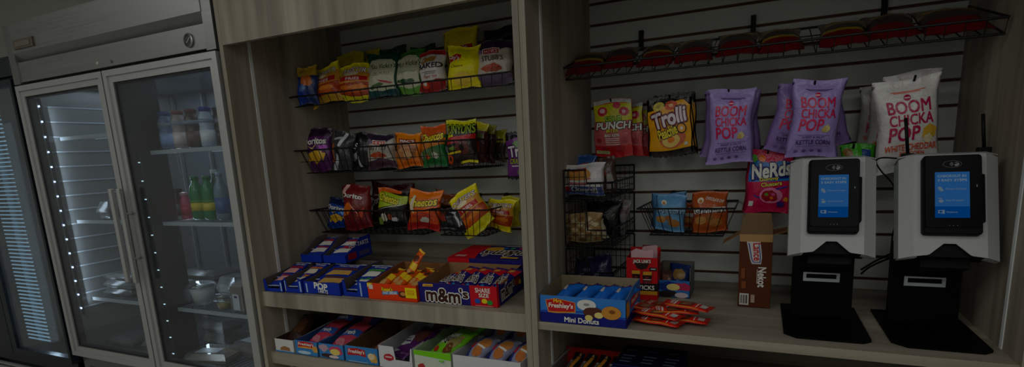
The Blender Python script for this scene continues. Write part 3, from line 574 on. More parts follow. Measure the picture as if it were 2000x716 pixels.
# middle row
R2=1.384
bagpx(CB,'purple crisp bag with yellow chips, against the left side panel',CC,(594,250,652,329),.38,.06,(84,30,92),d_doritos((84,30,92)),(-.1,-.04,.15),seed=20,wr=1.7,zbase=R2)
bagpx(CB,'black and silver crumpled crisp bag with orange side',CC,(640,256,690,338),.37,.055,(58,58,62),[Pl([(0,.2),(.25,.2),(.22,.66),(0,.6)],(196,104,36)),Pl([(.55,.98),(.7,1),(.3,.0),(.2,.02)],(200,204,206)),Blob(.5,.5,.2,.12,(30,30,32),3),Pl([(.1,.78),(.5,.86),(.5,.8),(.12,.73)],(170,174,176))],(-.06,.16,0),seed=21,zbase=R2,wr=2)
bagpx(CB,'black crisp bag with white letters and silver shine',CC,(676,260,732,336),.405,.06,(26,26,30),[Tx('KS',.12,.56,.46,.7,W_,.02,.2),Pl([(.2,.34),(.5,.5),(.5,.3),(.36,.22)],(150,156,164)),Blob(.2,.26,.12,.08,(150,50,36),4),Pl([(.5,.1),(.56,.4),(.6,.1)],(190,194,196)),Pl([(.05,.08),(.3,.24),(.24,.08)],(160,164,168))],(-.06,.08,0),seed=22,zbase=R2,wr=2)  # grey slivers in the print are painted foil shine
bagpx(CB,'grey crisp bag with a small red sign, dark plum base',CC,(713,260,776,334),.35,.06,(176,170,160),d_herr('KETTLE',low=(70,44,60)),(-.08,0,0),seed=23,wr=1.7,zbase=R2)
bagpx(CB,'orange pork rind bag with clear brown middle',CC,(768,259,827,332),.365,.06,(230,136,24),d_macs(),(-.08,0,0),seed=24,wr=1.7,zbase=R2)
bagpx(CB,'orange and green cheese puff bag between the orange and red ones',CC,(819,243,876,331),.365,.06,(36,110,56),d_cheetos((206,92,34),(196,120,40),(80,110,60)),(-.1,-.03,0),seed=25,wr=1.7,zbase=R2)
bagpx(CB,'red and black onion ring crisp bag with green lettering',CC,(869,232,936,330),.36,.065,(44,34,32),d_funyuns(),(-.1,-.04,0),seed=26,wr=1.7,zbase=R2)
bagpx(CB,'dark red crisp bag with yellow top behind the onion rings',CC,(900,238,952,326),.46,.05,(84,24,26),[Rc(0,.8,1,1,(200,190,36)),Blob(.5,.4,.3,.16,(140,44,36),3),Rc(.1,.62,.9,.74,(110,120,50))],(-.06,.1,0),seed=27,wr=1.7,zbase=R2+.006)
bagpx(CB,'olive topped crisp bag third from the front behind the onion rings',CC,(926,244,966,322),.525,.045,(66,30,26),[Rc(0,.76,1,1,(140,136,30))],(-.05,.12,0),seed=28,wr=1.7,zbase=R2+.006)
bagpx(CB,'yellow green crisp bag at the back corner of the middle basket',CC,(955,253,988,318),.58,.03,(60,56,40),[Rc(0,.6,1,1,(170,166,34))],(-.02,.1,0),seed=29,wr=1.7,zbase=R2+.006)
# bottom row
R3=1.122
bagpx(CB,'blue crisp bag with gold chip, wall end of the bottom basket',CC,(634,388,686,452),.42,.055,(24,66,150),d_doritos((24,66,150)),(-.12,.1,0),seed=30,wr=1.7,zbase=R3)
bagpx(CB,'maroon crumpled crisp bag with orange flash beside the blue one',CC,(664,361,730,452),.40,.07,(112,26,28),[Tx('Dorito',.06,.7,.8,.8,W_,.035,.1,-.1,(50,8,10),.03),Pl([(.02,.42),(.3,.62),(.5,.5),(.3,.34),(.04,.3)],(214,110,40)),Pl([(.3,.66),(.36,.6),(.7,.3),(.62,.42)],(236,170,150)),Pl([(.05,.86),(.2,1),(.3,.98),(.2,.8)],(226,180,176)),Pl([(.6,.3),(.9,.5),(.8,.24)],(190,80,50))],(-.1,-.04,0),seed=31,zbase=R3,wr=1.8)
bagpx(CB,'dark maroon crisp bag lying behind the lime green puffs',CC,(716,357,806,440),.54,.05,(70,16,18),[Tx('Dorito',.02,.5,.4,.66,W_,.03,.1,.4),Pl([(.1,.7),(.5,.78),(.5,.74),(.1,.66)],(190,150,150))],(-.05,.1,0),seed=32,wr=1.7,zbase=R3)
bagpx(CB,'lime green and black cheese puff bag, middle of the bottom basket',CC,(730,369,800,452),.41,.065,(26,24,24),[Pl([(0,.86),(.75,.92),(.75,1),(0,1)],(214,104,40)),Pl([(0,.5),(.95,.66),(.95,.86),(.1,.9),(0,.84)],(164,186,44)),Tx('Cheetos',.06,.66,.74,.84,(230,214,60),.04,.1,-.12,(30,24,12),.06),Pl([(0,.46),(.8,.6),(.95,.66),(.2,.5)],(216,214,190)),Blob(.3,.3,.1,.1,(206,200,180),3),Blob(.5,.3,.08,.08,(150,70,40),5),Blob(.65,.24,.1,.06,(190,190,190),7),Blob(.16,.22,.1,.09,(120,140,60),9)],(-.14,.05,0),seed=33,wr=1.7,zbase=R3)
bagpx(CB,'orange cheese puff bag with glare, right of the lime green one',CC,(790,371,862,455),.40,.06,(214,84,30),d_cheetos((232,126,30),(220,110,40),(176,60,36))+[Rc(0,0,1,.18,(170,40,34)),Pl([(.08,.5),(.2,.86),(.28,.84),(.22,.4)],(240,226,206))],(-.12,.06,0),seed=34,wr=1.7,zbase=R3)  # pale sliver over the print is painted glare
bagpx(CB,'brownish orange crisp bag crumpled behind the orange puffs',CC,(838,374,892,450),.52,.05,(130,68,24),[Blob(.4,.55,.3,.1,(60,34,14),3),Tx('s',.2,.5,.4,.64,(226,200,60),.03)],(-.06,.2,0),seed=35,zbase=R3,wr=2)
bagpx(CB,'black crisp bag low in the basket left of slanted yellow bag',CC,(856,404,912,457),.365,.055,(36,36,40),[Blob(.22,.6,.14,.2,(140,50,40),3),Pl([(.4,.8),(.7,.76),(.9,.3),(.8,.2),(.7,.66)],(200,204,206)),Rc(.1,.1,.7,.16,(120,124,128))],(-.2,-.05,0),seed=36,zbase=R3,wr=1.6)
cq=PY(922,411,.392); ra=-.58; hh=.176
bag(CB,'yellow crisp bag with red banner, tipped sideways in the bottom basket',CC,.15,hh,.06,Y_,d_chester()+[Rc(0,0,1,.2,(214,206,40))],(cq.x-math.sin(ra)*hh/2,.375,cq.z-math.cos(ra)*hh/2),(-.12,ra,0),seed=37,wr=1.7)
bagpx(CB,'yellow crisp bag with red banner, behind the tipped one',CC,(942,388,1000,456),.46,.055,Y_,d_chester(),(-.15,.16,0),seed=38,wr=1.7,zbase=R3)
bagpx(CB,'yellow crisp bag hard against the divider at the basket end',CC,(976,384,1016,450),.54,.045,(206,196,34),[Blob(.5,.4,.3,.2,(120,60,30),3)],(-.08,.05,0),seed=39,wr=1.7,zbase=R3)
# purple gummies hung by the divider, over a back peg
def peg(label,x,z,y0,group=None):
    r=empty('display_hook',(x,D,z),label,'hook',group)
    m=MB(); m.tube([(0,.004,0),(0,y0-D,0),(0,y0-D-.008,.012)],.003,BLACKWIRE,6); m.build('prong',r)
    m=MB(); m.box(-.007,.007,-.004,.004,-.012,.012,BLACK); m.build('back_plate',r); return r
# ================================================================ RIGHT CABINET: HANGING BAGS
def hung(name,label,cat,box,y,t,base,decals,rot=(0,0,0),**kw): return bagpx(name,label,cat,box,y,t,base,decals,rot,**kw)
CBN='candy_bag'
peg('black display hook carrying the purple gummy bag beside the divider',PY(1014,258,.49).x+.008,PY(1014,260,.49).z-.008,.48)
hung(CBN,'purple gummy candy bag hanging beside the cabinet divider','candy',(988,258,1052,348),.49,.04,(28,22,34),d_trolli('c'),(.04,0,0),seed=50,zig=.004)
x=PY(1196,196,.5).x
peg('black display hook carrying the red and lime candy bags',x,PY(1196,197,.5).z-.006,.48)
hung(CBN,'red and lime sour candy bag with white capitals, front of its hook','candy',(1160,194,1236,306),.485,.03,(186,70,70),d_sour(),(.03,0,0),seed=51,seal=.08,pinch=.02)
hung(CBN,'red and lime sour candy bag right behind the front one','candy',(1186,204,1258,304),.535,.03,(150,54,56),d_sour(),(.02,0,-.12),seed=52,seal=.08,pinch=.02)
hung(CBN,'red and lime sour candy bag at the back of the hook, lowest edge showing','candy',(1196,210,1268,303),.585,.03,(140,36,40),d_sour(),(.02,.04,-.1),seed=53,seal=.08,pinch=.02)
peg('black display hook carrying the orange and black gummy bags',PY(1310,188,.5).x,PY(1310,190,.5).z-.006,.475)
hung(CBN,'orange and black peach ring bag, front of its hook','candy',(1268,187,1356,304),.48,.034,(24,20,18),d_trolli('peach'),(.03,-.06,0),seed=54,zig=.003,pinch=.03)
hung(CBN,'orange and black peach ring bag just behind the front one','candy',(1276,185,1362,303),.525,.034,(24,20,18),d_trolli('peach'),(.02,-.09,-.05),seed=55,zig=.003,pinch=.03)
hung(CBN,'orange and black peach ring bag at the back, tilted most','candy',(1280,184,1364,302),.57,.034,(24,20,18),d_trolli('peach'),(.02,-.04,-.08),seed=56,zig=.003,pinch=.03)
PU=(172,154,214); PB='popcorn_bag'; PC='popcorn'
peg('black display hook carrying the lilac popcorn bags near the gummies',PY(1424,178,.45).x,PY(1424,180,.45).z-.006,.425)
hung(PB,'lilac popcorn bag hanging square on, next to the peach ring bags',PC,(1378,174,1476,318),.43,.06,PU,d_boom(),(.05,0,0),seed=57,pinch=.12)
hung(PB,'lilac popcorn bag behind the square hanging one, bottom corner flaring left',PC,(1366,180,1478,304),.50,.055,(150,126,186),d_boom(),(.03,.05,.05),seed=58,pinch=.12)  # rear lilac bags: base colour darkened to stand for shade
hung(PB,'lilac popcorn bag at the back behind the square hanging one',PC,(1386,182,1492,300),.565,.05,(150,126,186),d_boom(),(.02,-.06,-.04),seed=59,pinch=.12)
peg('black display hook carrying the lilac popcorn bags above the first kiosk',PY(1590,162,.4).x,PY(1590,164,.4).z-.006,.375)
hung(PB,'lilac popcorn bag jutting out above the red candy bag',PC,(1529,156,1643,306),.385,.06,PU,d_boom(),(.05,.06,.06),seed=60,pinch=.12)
hung(PB,'lilac popcorn bag swung left behind the jutting one',PC,(1480,168,1604,298),.46,.055,(146,122,182),d_boom(),(.04,.2,.12),seed=61,pinch=.12,grow=.9)  # both swung bags darkened in base colour, as if shaded by the front
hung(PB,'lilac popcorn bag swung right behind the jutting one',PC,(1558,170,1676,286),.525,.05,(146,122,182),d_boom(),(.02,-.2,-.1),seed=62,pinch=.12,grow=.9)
peg('black display hook carrying the white popcorn bags',PY(1784,150,.4).x,PY(1784,153,.4).z-.006,.385)
WC=(226,224,222)
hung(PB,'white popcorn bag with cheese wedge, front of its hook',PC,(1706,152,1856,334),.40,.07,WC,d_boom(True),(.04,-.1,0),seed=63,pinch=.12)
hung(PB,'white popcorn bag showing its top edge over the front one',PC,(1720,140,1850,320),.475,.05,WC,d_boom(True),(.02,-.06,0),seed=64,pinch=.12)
hung(PB,'white popcorn bag peeking out left beside the lilac ones',PC,(1678,163,1790,322),.53,.05,(196,194,192),d_boom(True),(.02,.05,.1),seed=65,pinch=.12)  # this bag and the next: white greyed in colour for shade
hung(PB,'white popcorn bag hindmost against the slats',PC,(1662,168,1768,306),.585,.045,(186,184,182),d_boom(True),(.01,.04,.12),seed=66,pinch=.12)
peg('black display hook carrying the pink candy bags',PY(1500,293,.5).x,PY(1500,297,.5).z-.004,.48)
hung(CBN,'pink candy bag with blue burst and white letters, front one','candy',(1453,292,1547,415),.485,.036,(196,34,84),d_nerds(),(.03,.03,0),seed=67,seal=.08,pinch=.03)
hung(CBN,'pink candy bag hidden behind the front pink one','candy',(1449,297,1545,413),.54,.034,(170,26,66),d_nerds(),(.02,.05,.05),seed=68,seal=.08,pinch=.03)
peg('black display hook carrying the lime green candy bag',PY(1665,284,.5).x,PY(1665,286,.5).z-.004,.48)
hung(CBN,'lime green candy bag peeking over the first kiosk','candy',(1634,281,1710,385),.49,.036,(74,170,44),[Rc(.6,.7,.85,.9,(40,80,150)),Blob(.2,.85,.14,.08,(150,110,60),3)],(.03,0,0),seed=69)
# ================================================================ LONG SLOPING RACK UNDER THE TOP
x0,x1=.034,1.168; zf,zlo,zk,yf=1.687,1.651,1.776,.283
rk=empty('wire_basket',((x0+x1)/2,.634,1.70),'long sloping black wire rack of red packets, top of kiosk cabinet','basket'); o=rk.location.copy()
m=MB(); Lr=lambda *p: Vector(p)-o
m.tube([Lr(x0,yf,zf),Lr(x1,yf,zf),Lr(x1,yf+.018,zlo),Lr(x0,yf+.018,zlo)],.0034,BLACKWIRE,6,True)
m.tube([Lr(x0+.002,.632,zk),Lr(x1-.002,.632,zk)],.0034,BLACKWIRE,6); m.tube([Lr(x0,yf+.018,zlo),Lr(x0+.002,.632,zk)],.003,BLACKWIRE,6); m.tube([Lr(x1,yf+.018,zlo),Lr(x1-.002,.632,zk)],.003,BLACKWIRE,6); m.tube([Lr(x1,yf,zf),Lr(x1,.60,zk)],.003,BLACKWIRE,6); m.tube([Lr(x0,yf,zf),Lr(x0,.60,zk)],.003,BLACKWIRE,6)
m.build('rim',rk)
m=MB()
for i in range(1,28):
    x=x0+(x1-x0)*i/28; m.tube([Lr(x,yf,zf),Lr(x,yf+.018,zlo-.002),Lr(x,.632,zk-.002)],.0016,BLACKWIRE,4)
for q in (.35,.7): y=yf+.018+(.63-yf-.018)*q; m.tube([Lr(x0,y,zlo+(zk-zlo)*q-.004),Lr(x1,y,zlo+(zk-zlo)*q-.004)],.0022,BLACKWIRE,4)
m.build('wire_mesh',rk)
for u,v in ((1253,90),(1471,60),(1726,25)):
    q=PY(u,v,.638); m=MB(); m.box(q.x-.008-o.x,q.x+.008-o.x,-.006,.004,zk-.008-o.z,zk+.062-o.z,BLACK); m.box(q.x-.008-o.x,q.x+.008-o.x,0,.016,zk+.05-o.z,zk+.06-o.z,BLACK); m.build('hook',rk)
sl=math.atan2(zk-zlo,.632-yf-.018)
names=['red packet at the divider end of the sloping rack','red packet second from the divider end of the rack','red packet third from the divider, under the first black bracket','red packet fourth from the divider in the sloping rack','red packet fifth from the divider, under the middle bracket','red packet left of the gap in the sloping rack','red packet with yellow band right of the gap in the rack','red packet second right of the gap, under the last bracket','red packet at the side panel end of the sloping rack']
px=[(1109,1185),(1182,1246),(1250,1321),(1321,1396),(1400,1484),(1482,1572),(1593,1693),(1687,1790),(1792,1932)]
pv=[138,132,122,113,105,95,84,74,62]
for i,((a,b),v) in enumerate(zip(px,pv)):
    ya=.33+.02*(i%3==1); xa,xb=PY(a,v,ya+.07).x,PY(b,v,ya+.07).x
    yz=lambda y: zlo+(zk-zlo)*(y-yf-.018)/(.632-yf-.018)
    bag('snack_packet',names[i],'packet',(xb-xa)*.97,.2,.042,(104,10,16),[Pl([(.0,.5),(.3,.62),(.7,.62),(1,.5),(1,.9),(0,.9)],(120,100,84)),Rc(.1,.66,.5 if i%2 else .9,.74,(206,170,40)),Blob(.6,.78,.3,.08,(170,110,60),i)],((xa+xb)/2,ya,yz(ya)+.008),(-(math.pi/2-sl)+.1,0,rnd.uniform(-.06,.06)),zones=[(.92,1,(96,16,20)),(.4,.92,(58,46,40)),(.34,.4,(150,126,36))] if i in(0,2,5,6) else [(.9,1,(96,16,20)),(.36,.9,(60,50,46))],seed=70+i,nx=10,ny=14,group=None)
# ================================================================ STACKED WIRE BASKETS BY THE DIVIDER
def stack_basket(label,x0,x1,yf,yb,z0,z1,zl):
    r=empty('wire_basket',((x0+x1)/2,yb,z0),label,'basket','stacking baskets by the divider'); o=r.location.copy(); q=lambda *p: Vector(p)-o
    m=MB(); xm=x0+.075
    m.tube([q(x0,yf,z1),q(xm,yf,z1),q(xm+.004,yf,zl),q(x1-.01,yf,zl),q(x1,yf+.015,zl),q(x1,yb,zl),q(x1,yb,z1),q(x0,yb,z1)],.0032,BLACKWIRE,6,True)
    m.tube([q(x0,yf,z0),q(x1,yf,z0),q(x1,yb,z0),q(x0,yb,z0)],.0032,BLACKWIRE,6,True)
    for x,y,zt in ((x0,yf,z1),(x1,yf+.01,zl),(x1,yb,z1),(x0,yb,z1)): m.tube([q(x,y,z0),q(x,y,zt)],.0032,BLACKWIRE,6)
    m.build('rim',r); m=MB()
    k=9
    for i in range(1,k):
        x=x0+(x1-x0)*i/k; zt=z1 if x<xm else zl
        m.tube([q(x,yf,zt),q(x,yf,z0),q(x,yb,z0),q(x,yb,z1)],.0014,BLACKWIRE,4)
    for i in range(1,9):
        y=yf+(yb-yf)*i/9; m.tube([q(x0,y,z1),q(x0,y,z0),q(x1,y,z0),q(x1,y,zl)],.0014,BLACKWIRE,4)
    for i in range(1,4):
        z=z0+(z1-z0)*i/4
        m.tube([q(x0,yf,z),q(x0,yb,z),q(x1,yb,z)],.0014,BLACKWIRE,4)
        if z<zl: m.tube([q(x0,yf,z),q(x1,yf,z)],.0014,BLACKWIRE,4); m.tube([q(x1,yf,z),q(x1,yb,z)],.0014,BLACKWIRE,4)
        else: m.tube([q(x0,yf,z),q(xm,yf,z)],.0014,BLACKWIRE,4)
    m.build('wire_mesh',r); return r
stack_basket('black wire stacking basket holding a white cake packet, uppermost of three',.034,.196,.25,.60,1.262,1.355,1.312)
stack_basket('black wire stacking basket holding a gold patterned bag, middle of three',.034,.196,.25,.60,1.10,1.252,1.155)
stack_basket('black wire stacking basket with dark packets, lowest of three, behind donut box',.034,.196,.25,.60,.912,1.09,1.01)
bagpx('cake_packet','white cake packet with golden sandwich cakes on it','cake',(1102,319,1176,378),.31,.05,(226,224,224),[Rc(0,0,1,.26,(66,84,140)),Rc(.02,.06,.2,.26,(176,26,40)),Tx('Cloverhill',.24,.08,.86,.24,W_,.02,0,0,(30,40,100),.05),El(.42,.36,.3,.07,(200,120,130)),El(.42,.43,.3,.06,(230,226,220)),El(.42,.5,.3,.05,(190,100,110)),El(.4,.64,.32,.2,(206,150,80)),Pl([(.24,.74),(.62,.75),(.6,.85),(.27,.84)],(176,60,50)),Rc(.29,.775,.57,.79,(226,200,190)),Rc(.31,.81,.55,.82,(226,200,190))],(-.15,0,0),seed=80,zbase=1.268,grow=1.12)
bagpx('snack_packet','blue snack packet behind the white cake packet','packet',(1118,303,1166,365),.46,.04,(44,84,140),[Blob(.6,.6,.3,.2,(140,80,60),3),Rc(0,.1,.3,.6,(190,196,200))],(-.05,0,0),seed=81,zbase=1.268)
bagpx('snack_packet','clear snack packet with orange biscuits behind the cake','packet',(1146,304,1186,365),.53,.04,(120,108,92),[Blob(.5,.7,.3,.14,(190,120,50),4)],(-.05,-.1,0),seed=82,zbase=1.268)
bagpx('snack_packet','brown and silver snack packet at the right of top basket','packet',(1172,306,1208,368),.42,.04,(84,62,56),[Pl([(.1,.8),(.5,.9),(.5,.7),(.1,.65)],(50,80,140)),Pl([(.4,.1),(.9,.1),(.8,.5),(.5,.5)],(176,174,168)),Blob(.4,.55,.24,.1,(130,70,50),4)],(-.06,-.12,0),seed=83,zbase=1.268)
GOLD=[Pl([(.0+.2*i,.1+.17*j),(.1+.2*i,.0+.17*j),(.2+.2*i,.1+.17*j),(.1+.2*i,.2+.17*j)],(206,190,150) if (i+j)%2 else (150,112,70)) for i in range(5) for j in range(5)]
bagpx('snack_bag','gold diamond patterned see through bag in the stacked baskets','snacks',(1104,416,1178,486),.31,.06,(176,150,108),GOLD,(-.06,-.04,0),seed=84,zbase=1.106)
bagpx('snack_bag','cream wrapped bag right of the gold patterned one','snacks',(1156,430,1190,480),.36,.04,(196,186,156),[Blob(.5,.6,.3,.2,(160,140,104),3)],(-.05,-.3,0),seed=85,zbase=1.106)
bagpx('snack_bag','black bag with small green print above gold patterned bag','snacks',(1138,392,1212,470),.45,.05,(24,24,26),[El(.5,.42,.07,.025,(110,150,40)),El(.3,.3,.06,.03,(120,150,40)),Blob(.3,.6,.1,.1,(120,120,110),3)],(-.04,.05,0),seed=86,zbase=1.106)
bagpx('snack_bag','grey white packet leaning at the right of the middle basket','snacks',(1188,388,1222,450),.52,.04,(150,146,148),[Rc(.1,.6,.9,.8,(120,90,100)),Rc(.2,.3,.8,.36,(90,90,100))],(-.04,.2,0),seed=87,zbase=1.106)
for i,(bx,c,lb) in enumerate((((1106,505,1160,560),(34,30,60),'navy packet in the lowest stacking basket near the divider'),((1150,498,1204,560),(46,40,76),'indigo packet in the lowest stacking basket behind the jerky box'))):
    bagpx('snack_packet',lb,'packet',bx,.40,.06,c,[Pl([(.3,.4),(.6,.55),(.5,.35)],(150,150,160)),Blob(.6,.2,.2,.1,(110,90,60),3)],(-.1,.2-.4*i,0),seed=88+i,zbase=.92)
# ================================================================ COOKIE BASKET
wire_basket('black wire basket of cookie bags hanging above the jerky box',.259,.566,.345,1.216,1.122,dx=.034,inset=.036,zback=1.213)
bagpx('cookie_bag','sky blue cookie bag in front at the left of its basket','cookies',(1276,380,1336,459),.43,.055,(112,164,206),d_grand(True),(-.1,.08,0),seed=90,zbase=1.13,pinch=.03)
bagpx('cookie_bag','sky blue cookie bag behind the front blue one','cookies',(1272,376,1340,440),.54,.05,(84,136,180),[Blob(.6,.8,.2,.1,(140,110,84),3)],(-.05,-.02,0),seed=91,zbase=1.13)
bagpx('cookie_bag','brown cookie bag standing tall in front at the right','cookies',(1352,374,1424,459),.42,.06,(172,86,40),d_grand(False),(-.1,-.05,0),seed=92,zbase=1.13,pinch=.03)
bagpx('cookie_bag','brown cookie bag wedged between the blue and the tall brown ones','cookies',(1330,396,1380,459),.50,.05,(160,78,38),d_grand(False),(-.06,.06,0),seed=93,zbase=1.13)
# ================================================================ LEFT SHELF: DISPLAY BOXES
TL=math.atan(.06)
def zs(y): return .918+.06*(y-.02)+.001
BLU=(20,52,150); GREYC=(96,88,82)
def poplip(txt=True): return [Tx('POP',.30,.42,.66,.9,W_,.05,0,-.1),Tx('TARTS',.38,.1,.66,.42,W_,.03,0,-.1)]
def poppack(frost,berry):
    return [Rc(0,.94,1,1,(190,196,206)),Tx('POP-TARTS',.3,.76,.86,.88,W_,.03,0,0),Pl([(.2,.54),(.94,.58),(.94,.7),(.2,.66)],berry),Pl([(.16,.24),(.86,.3),(.84,.54),(.24,.52)],frost),Rc(0,0,1,.06,(190,196,206))]
def popbox(label,x0,x1,y,z,d,hf,hb,frost,berry,notch,n,lab,front=(),right=(),seed=0,tilt=TL):
    tray(label,x1-x0,d,hf,hb,BLU,GREYC,(x0,y,z),(tilt,0,0),front,right,notch=notch,cut=.62,group=None)
    w=(x1-x0)-.014; L=.125
    first=None
    for i in range(n):
        k=n-1-i
        yy=y+.006+.05*k; zz=z+.020+.018*k+.06*(yy-y)
        loc=((x0+x1)/2+(.001 if i%2 else -.001),yy,zz); rt=(-(math.pi/2-.34),0,0)
        packet(lab[i],w,L,.016,BLU,poppack(frost,berry),loc,rt,'pastry','pastry_packet',seed=seed+i,pinch=.02,wr=.8)
popbox('blue toaster pastry box hard against the left side panel',-1.185,-1.085,.03,zs(.03),.24,.05,.062,(232,170,166),(170,40,60),(.12,.88,.036),2,['pink iced pastry packet on top in the box at the side panel','pastry packet lower down in the box at the side panel'],seed=100,front=[Rc(.9,.1,.97,.8,(170,190,220))])
popbox('blue toaster pastry box between the wall side one and the torn box',-1.078,-.985,.036,zs(.036),.24,.058,.066,(226,214,190),(196,110,40),(.1,.8,.04),2,['pastry packet with orange picture in the second pastry box','pastry packet lower down in the second pastry box'],seed=104,front=[Rc(.86,.1,.94,.84,(170,190,220)),Rc(.02,.1,.07,.84,(170,190,220))])
popbox('wide blue toaster pastry box with torn front edge and white lettering',-.98,-.80,.042,zs(.042),.25,.05,.072,(200,160,90),(90,50,40),(.3,.62,.014),2,['pastry packet with brown sugar picture in the torn box','pastry packet lower down in the torn box'],seed=108,front=poplip()+[Rc(.06,.1,.1,.84,(170,190,220)),Blob(.5,.04,.2,.08,(40,40,50),3)])
popbox('blue toaster pastry box beside the orange candy box',-.79,-.672,.048,zs(.048),.25,.062,.075,(232,232,220),(70,150,60),(.1,.62,.045),2,['green iced pastry packet on top in the box beside the orange one','pastry packet lower down beside the orange candy box'],seed=112,front=[Rc(.7,.06,.76,.9,(170,190,220))])
ZB=zs(.2)+.078
SIDE=[Tx('POP-TARTS',.18,.62,.9,.82,W_,.03),Rc(.1,.1,.4,.4,(150,30,50)),Rc(.5,.12,.9,.34,(90,80,130))]
popbox('upper blue toaster pastry box stacked toward the left panel',-1.145,-1.03,.20,ZB,.17,.032,.085,(236,230,222),(186,34,44),None,2,['frosted pastry packet on top in the stacked left box','frosted pastry packet lower in the stacked left box'],seed=116)
popbox('upper blue toaster pastry box showing its printed side, stacked on the others',-1.024,-.905,.205,ZB,.17,.032,.088,(236,230,222),(186,34,44),None,2,['frosted pastry packet on top in the stacked right box','frosted pastry packet lower in the stacked right box'],right=SIDE,seed=120)
# orange peanut bar box
OR=(216,70,24)
tray('orange candy bar box with yellow corners next to the pastry boxes',.216,.24,.06,.078,OR,(140,100,66),(-.668,.044,zs(.044)),(TL,0,0),cut=.8,
  front=[Pl([(.0,.72),(.0,1),(.12,1)],(232,214,40)),Rc(.03,.62,.12,.9,(226,216,206)),Tx("Reese's",.3,.56,.52,.8,(232,206,40),.04,.1,.02,(120,50,16),.04),Pl([(.3,.3),(.63,.42),(.63,.62),(.3,.5)],(60,130,190)),Tx('FAST BREAK',.32,.37,.61,.55,W_,.03,.1,.03),El(.72,.42,.085,.2,(74,40,26)),El(.735,.45,.06,.12,(196,140,80)),Rc(.78,.22,1,.86,(232,210,36)),Tx('KING',.82,.6,.96,.72,(200,120,30),.02),Tx('SIZE',.82,.44,.96,.56,(200,120,30),.02),Rc(0,0,1,.03,(190,58,20))])
bn=['leftmost orange bar standing against the box wall','orange bar second from the left in its box','orange bar in the middle of its box','orange bar second from the right in its box','orange bar nearest the red and navy chocolate box','orange bar standing up at the back of its box']
p0=None
for i in range(6):
    lx=-.640+.036*i; ly=.058+.03*(i%2); rt=(-(math.pi/2-.38),0,-.25)
    if i==5: lx,ly,rt=-.585,.16,(-.5,.3,-.5)
    lc=(lx,ly,zs(ly)+.03)
    if p0 is None: p0=packet(bn[0],.043,.14,.026,(226,98,26),[Rc(0,.42,1,.62,(236,200,50)),Blob(.5,.28,.4,.12,(206,160,100),3),Blob(.5,.74,.36,.1,(90,46,26),5),Rc(0,.94,1,1,(236,200,60))],lc,rt,'candy bar','candy_bar',seed=130,nx=6,ny=14,group='orange bars in their box')
    else: again(p0,bn[i],lc,rt)
# chocolate bean boxes
NV=(36,30,104); BRN=(60,32,24)
def mm(x0,y0,x1,y1,rot=0,shear=0):
    w=x1-x0; h=y1-y0
    return [Tx('m&m',x0,y0,x0+w*.84,y1,BRN,.04,shear,rot,W_,.05),Tx("'s",x0+w*.86,y0+h*.42,x1+w*.04,y1+h*.1,BRN,.04,shear,rot,W_,.06)]
tray('open navy and red candy box holding share size packets',.308,.215,.072,.088,NV,(150,118,86),(-.449,.054,zs(.054)),(TL,0,0),cut=.92,
  front=[Rc(.67,0,1,1,(184,26,40))]+mm(.1,.08,.62,.72,-.02)+[Pl([(.06,.8),(.2,.82),(.2,.95),(.07,.94)],(214,170,80)),Rc(.09,.85,.18,.88,(120,80,40)),Tx('SHARE',.74,.68,.92,.9,W_,.03),Tx('SIZE',.78,.46,.9,.64,W_,.03),El(.76,.26,.035,.12,(40,90,170)),El(.845,.28,.035,.12,(226,206,50)),El(.91,.22,.035,.12,(50,140,60)),Rc(.73,.02,.95,.07,(220,120,120))],
  right=[Rc(0,0,.06,1,(184,26,40))]+mm(.14,.2,.62,.72,.06)+[Blob(.78,.5,.12,.2,(150,60,30),3),El(.86,.4,.05,.1,(226,180,40)),Tx('CARAMEL',.14,.8,.4,.92,(230,170,60),.02)])
mn=['navy share size candy packet lying at the left of its box','navy candy packet second from left in the open box','navy candy packet at the middle of the open box','navy candy packet second from right in the open box','navy candy packet at the printed side of the open box']
MMP=[Rc(.0,.72,1,.94,(186,28,42)),Tx("m&m's",.12,.36,.88,.66,BRN,.03,0,.25,W_,.055),Blob(.5,.84,.2,.07,(214,160,80),4),El(.7,.22,.14,.07,(40,140,180)),El(.4,.2,.12,.06,(190,40,40))]
p0=None
for i in range(5):
    lx=-.405+.057*i; rt=(-(math.pi/2-.3-.1*(i>0)),.0,-.5 if i==0 else -.35); lc=(lx-.012,.072,zs(.072)+.032)
    if p0 is None: p0=packet(mn[0],.062,.165,.026,NV,MMP,lc,rt,'candy','candy_packet',seed=140,nx=8,ny=14,pinch=.03)
    else: again(p0,mn[i],lc,rt)
mb=MB(); w,d,h=.315,.21,.10
mb.box(0,w,0,d,0,h,card(NV),.0015)
print_flat(mb,(0,0,h),(w,0,0),(0,d,0),[Rc(.0,0,.3,1,(190,24,40)),Pl([(.3,0),(.38,0),(.3,.4)],(190,24,40))]+[('t',"m&m's",(.34,.22,.98,.62),BRN,.03,.2,math.pi,W_,.055)]+[Tx('SHARE',.06,.12,.2,.22,W_,.03,0,math.pi),Blob(.42,.72,.13,.16,(206,160,60),5,16,.15),El(.56,.78,.035,.06,(40,120,180)),El(.66,.78,.035,.06,(60,150,80)),El(.78,.78,.035,.06,(190,60,60)),Rc(.52,.9,.86,.94,(200,190,210)),Rc(.9,.84,.99,.95,(200,190,210)),Rc(.7,.06,.92,.14,(226,180,50))])
print_flat(mb,(w,0,0),(0,d,0),(0,0,h),mm(.1,.3,.7,.75)+[Blob(.84,.4,.1,.2,(150,60,30),3)])
print_flat(mb,(0,0,0),(w,0,0),(0,0,h),[Rc(0,0,.3,1,(190,24,40))])
o=mb.build('candy_carton',None,(-.462,.285,zs(.285)),(TL,0,0)); tag(o,'closed navy and red candy carton behind the open one','box')
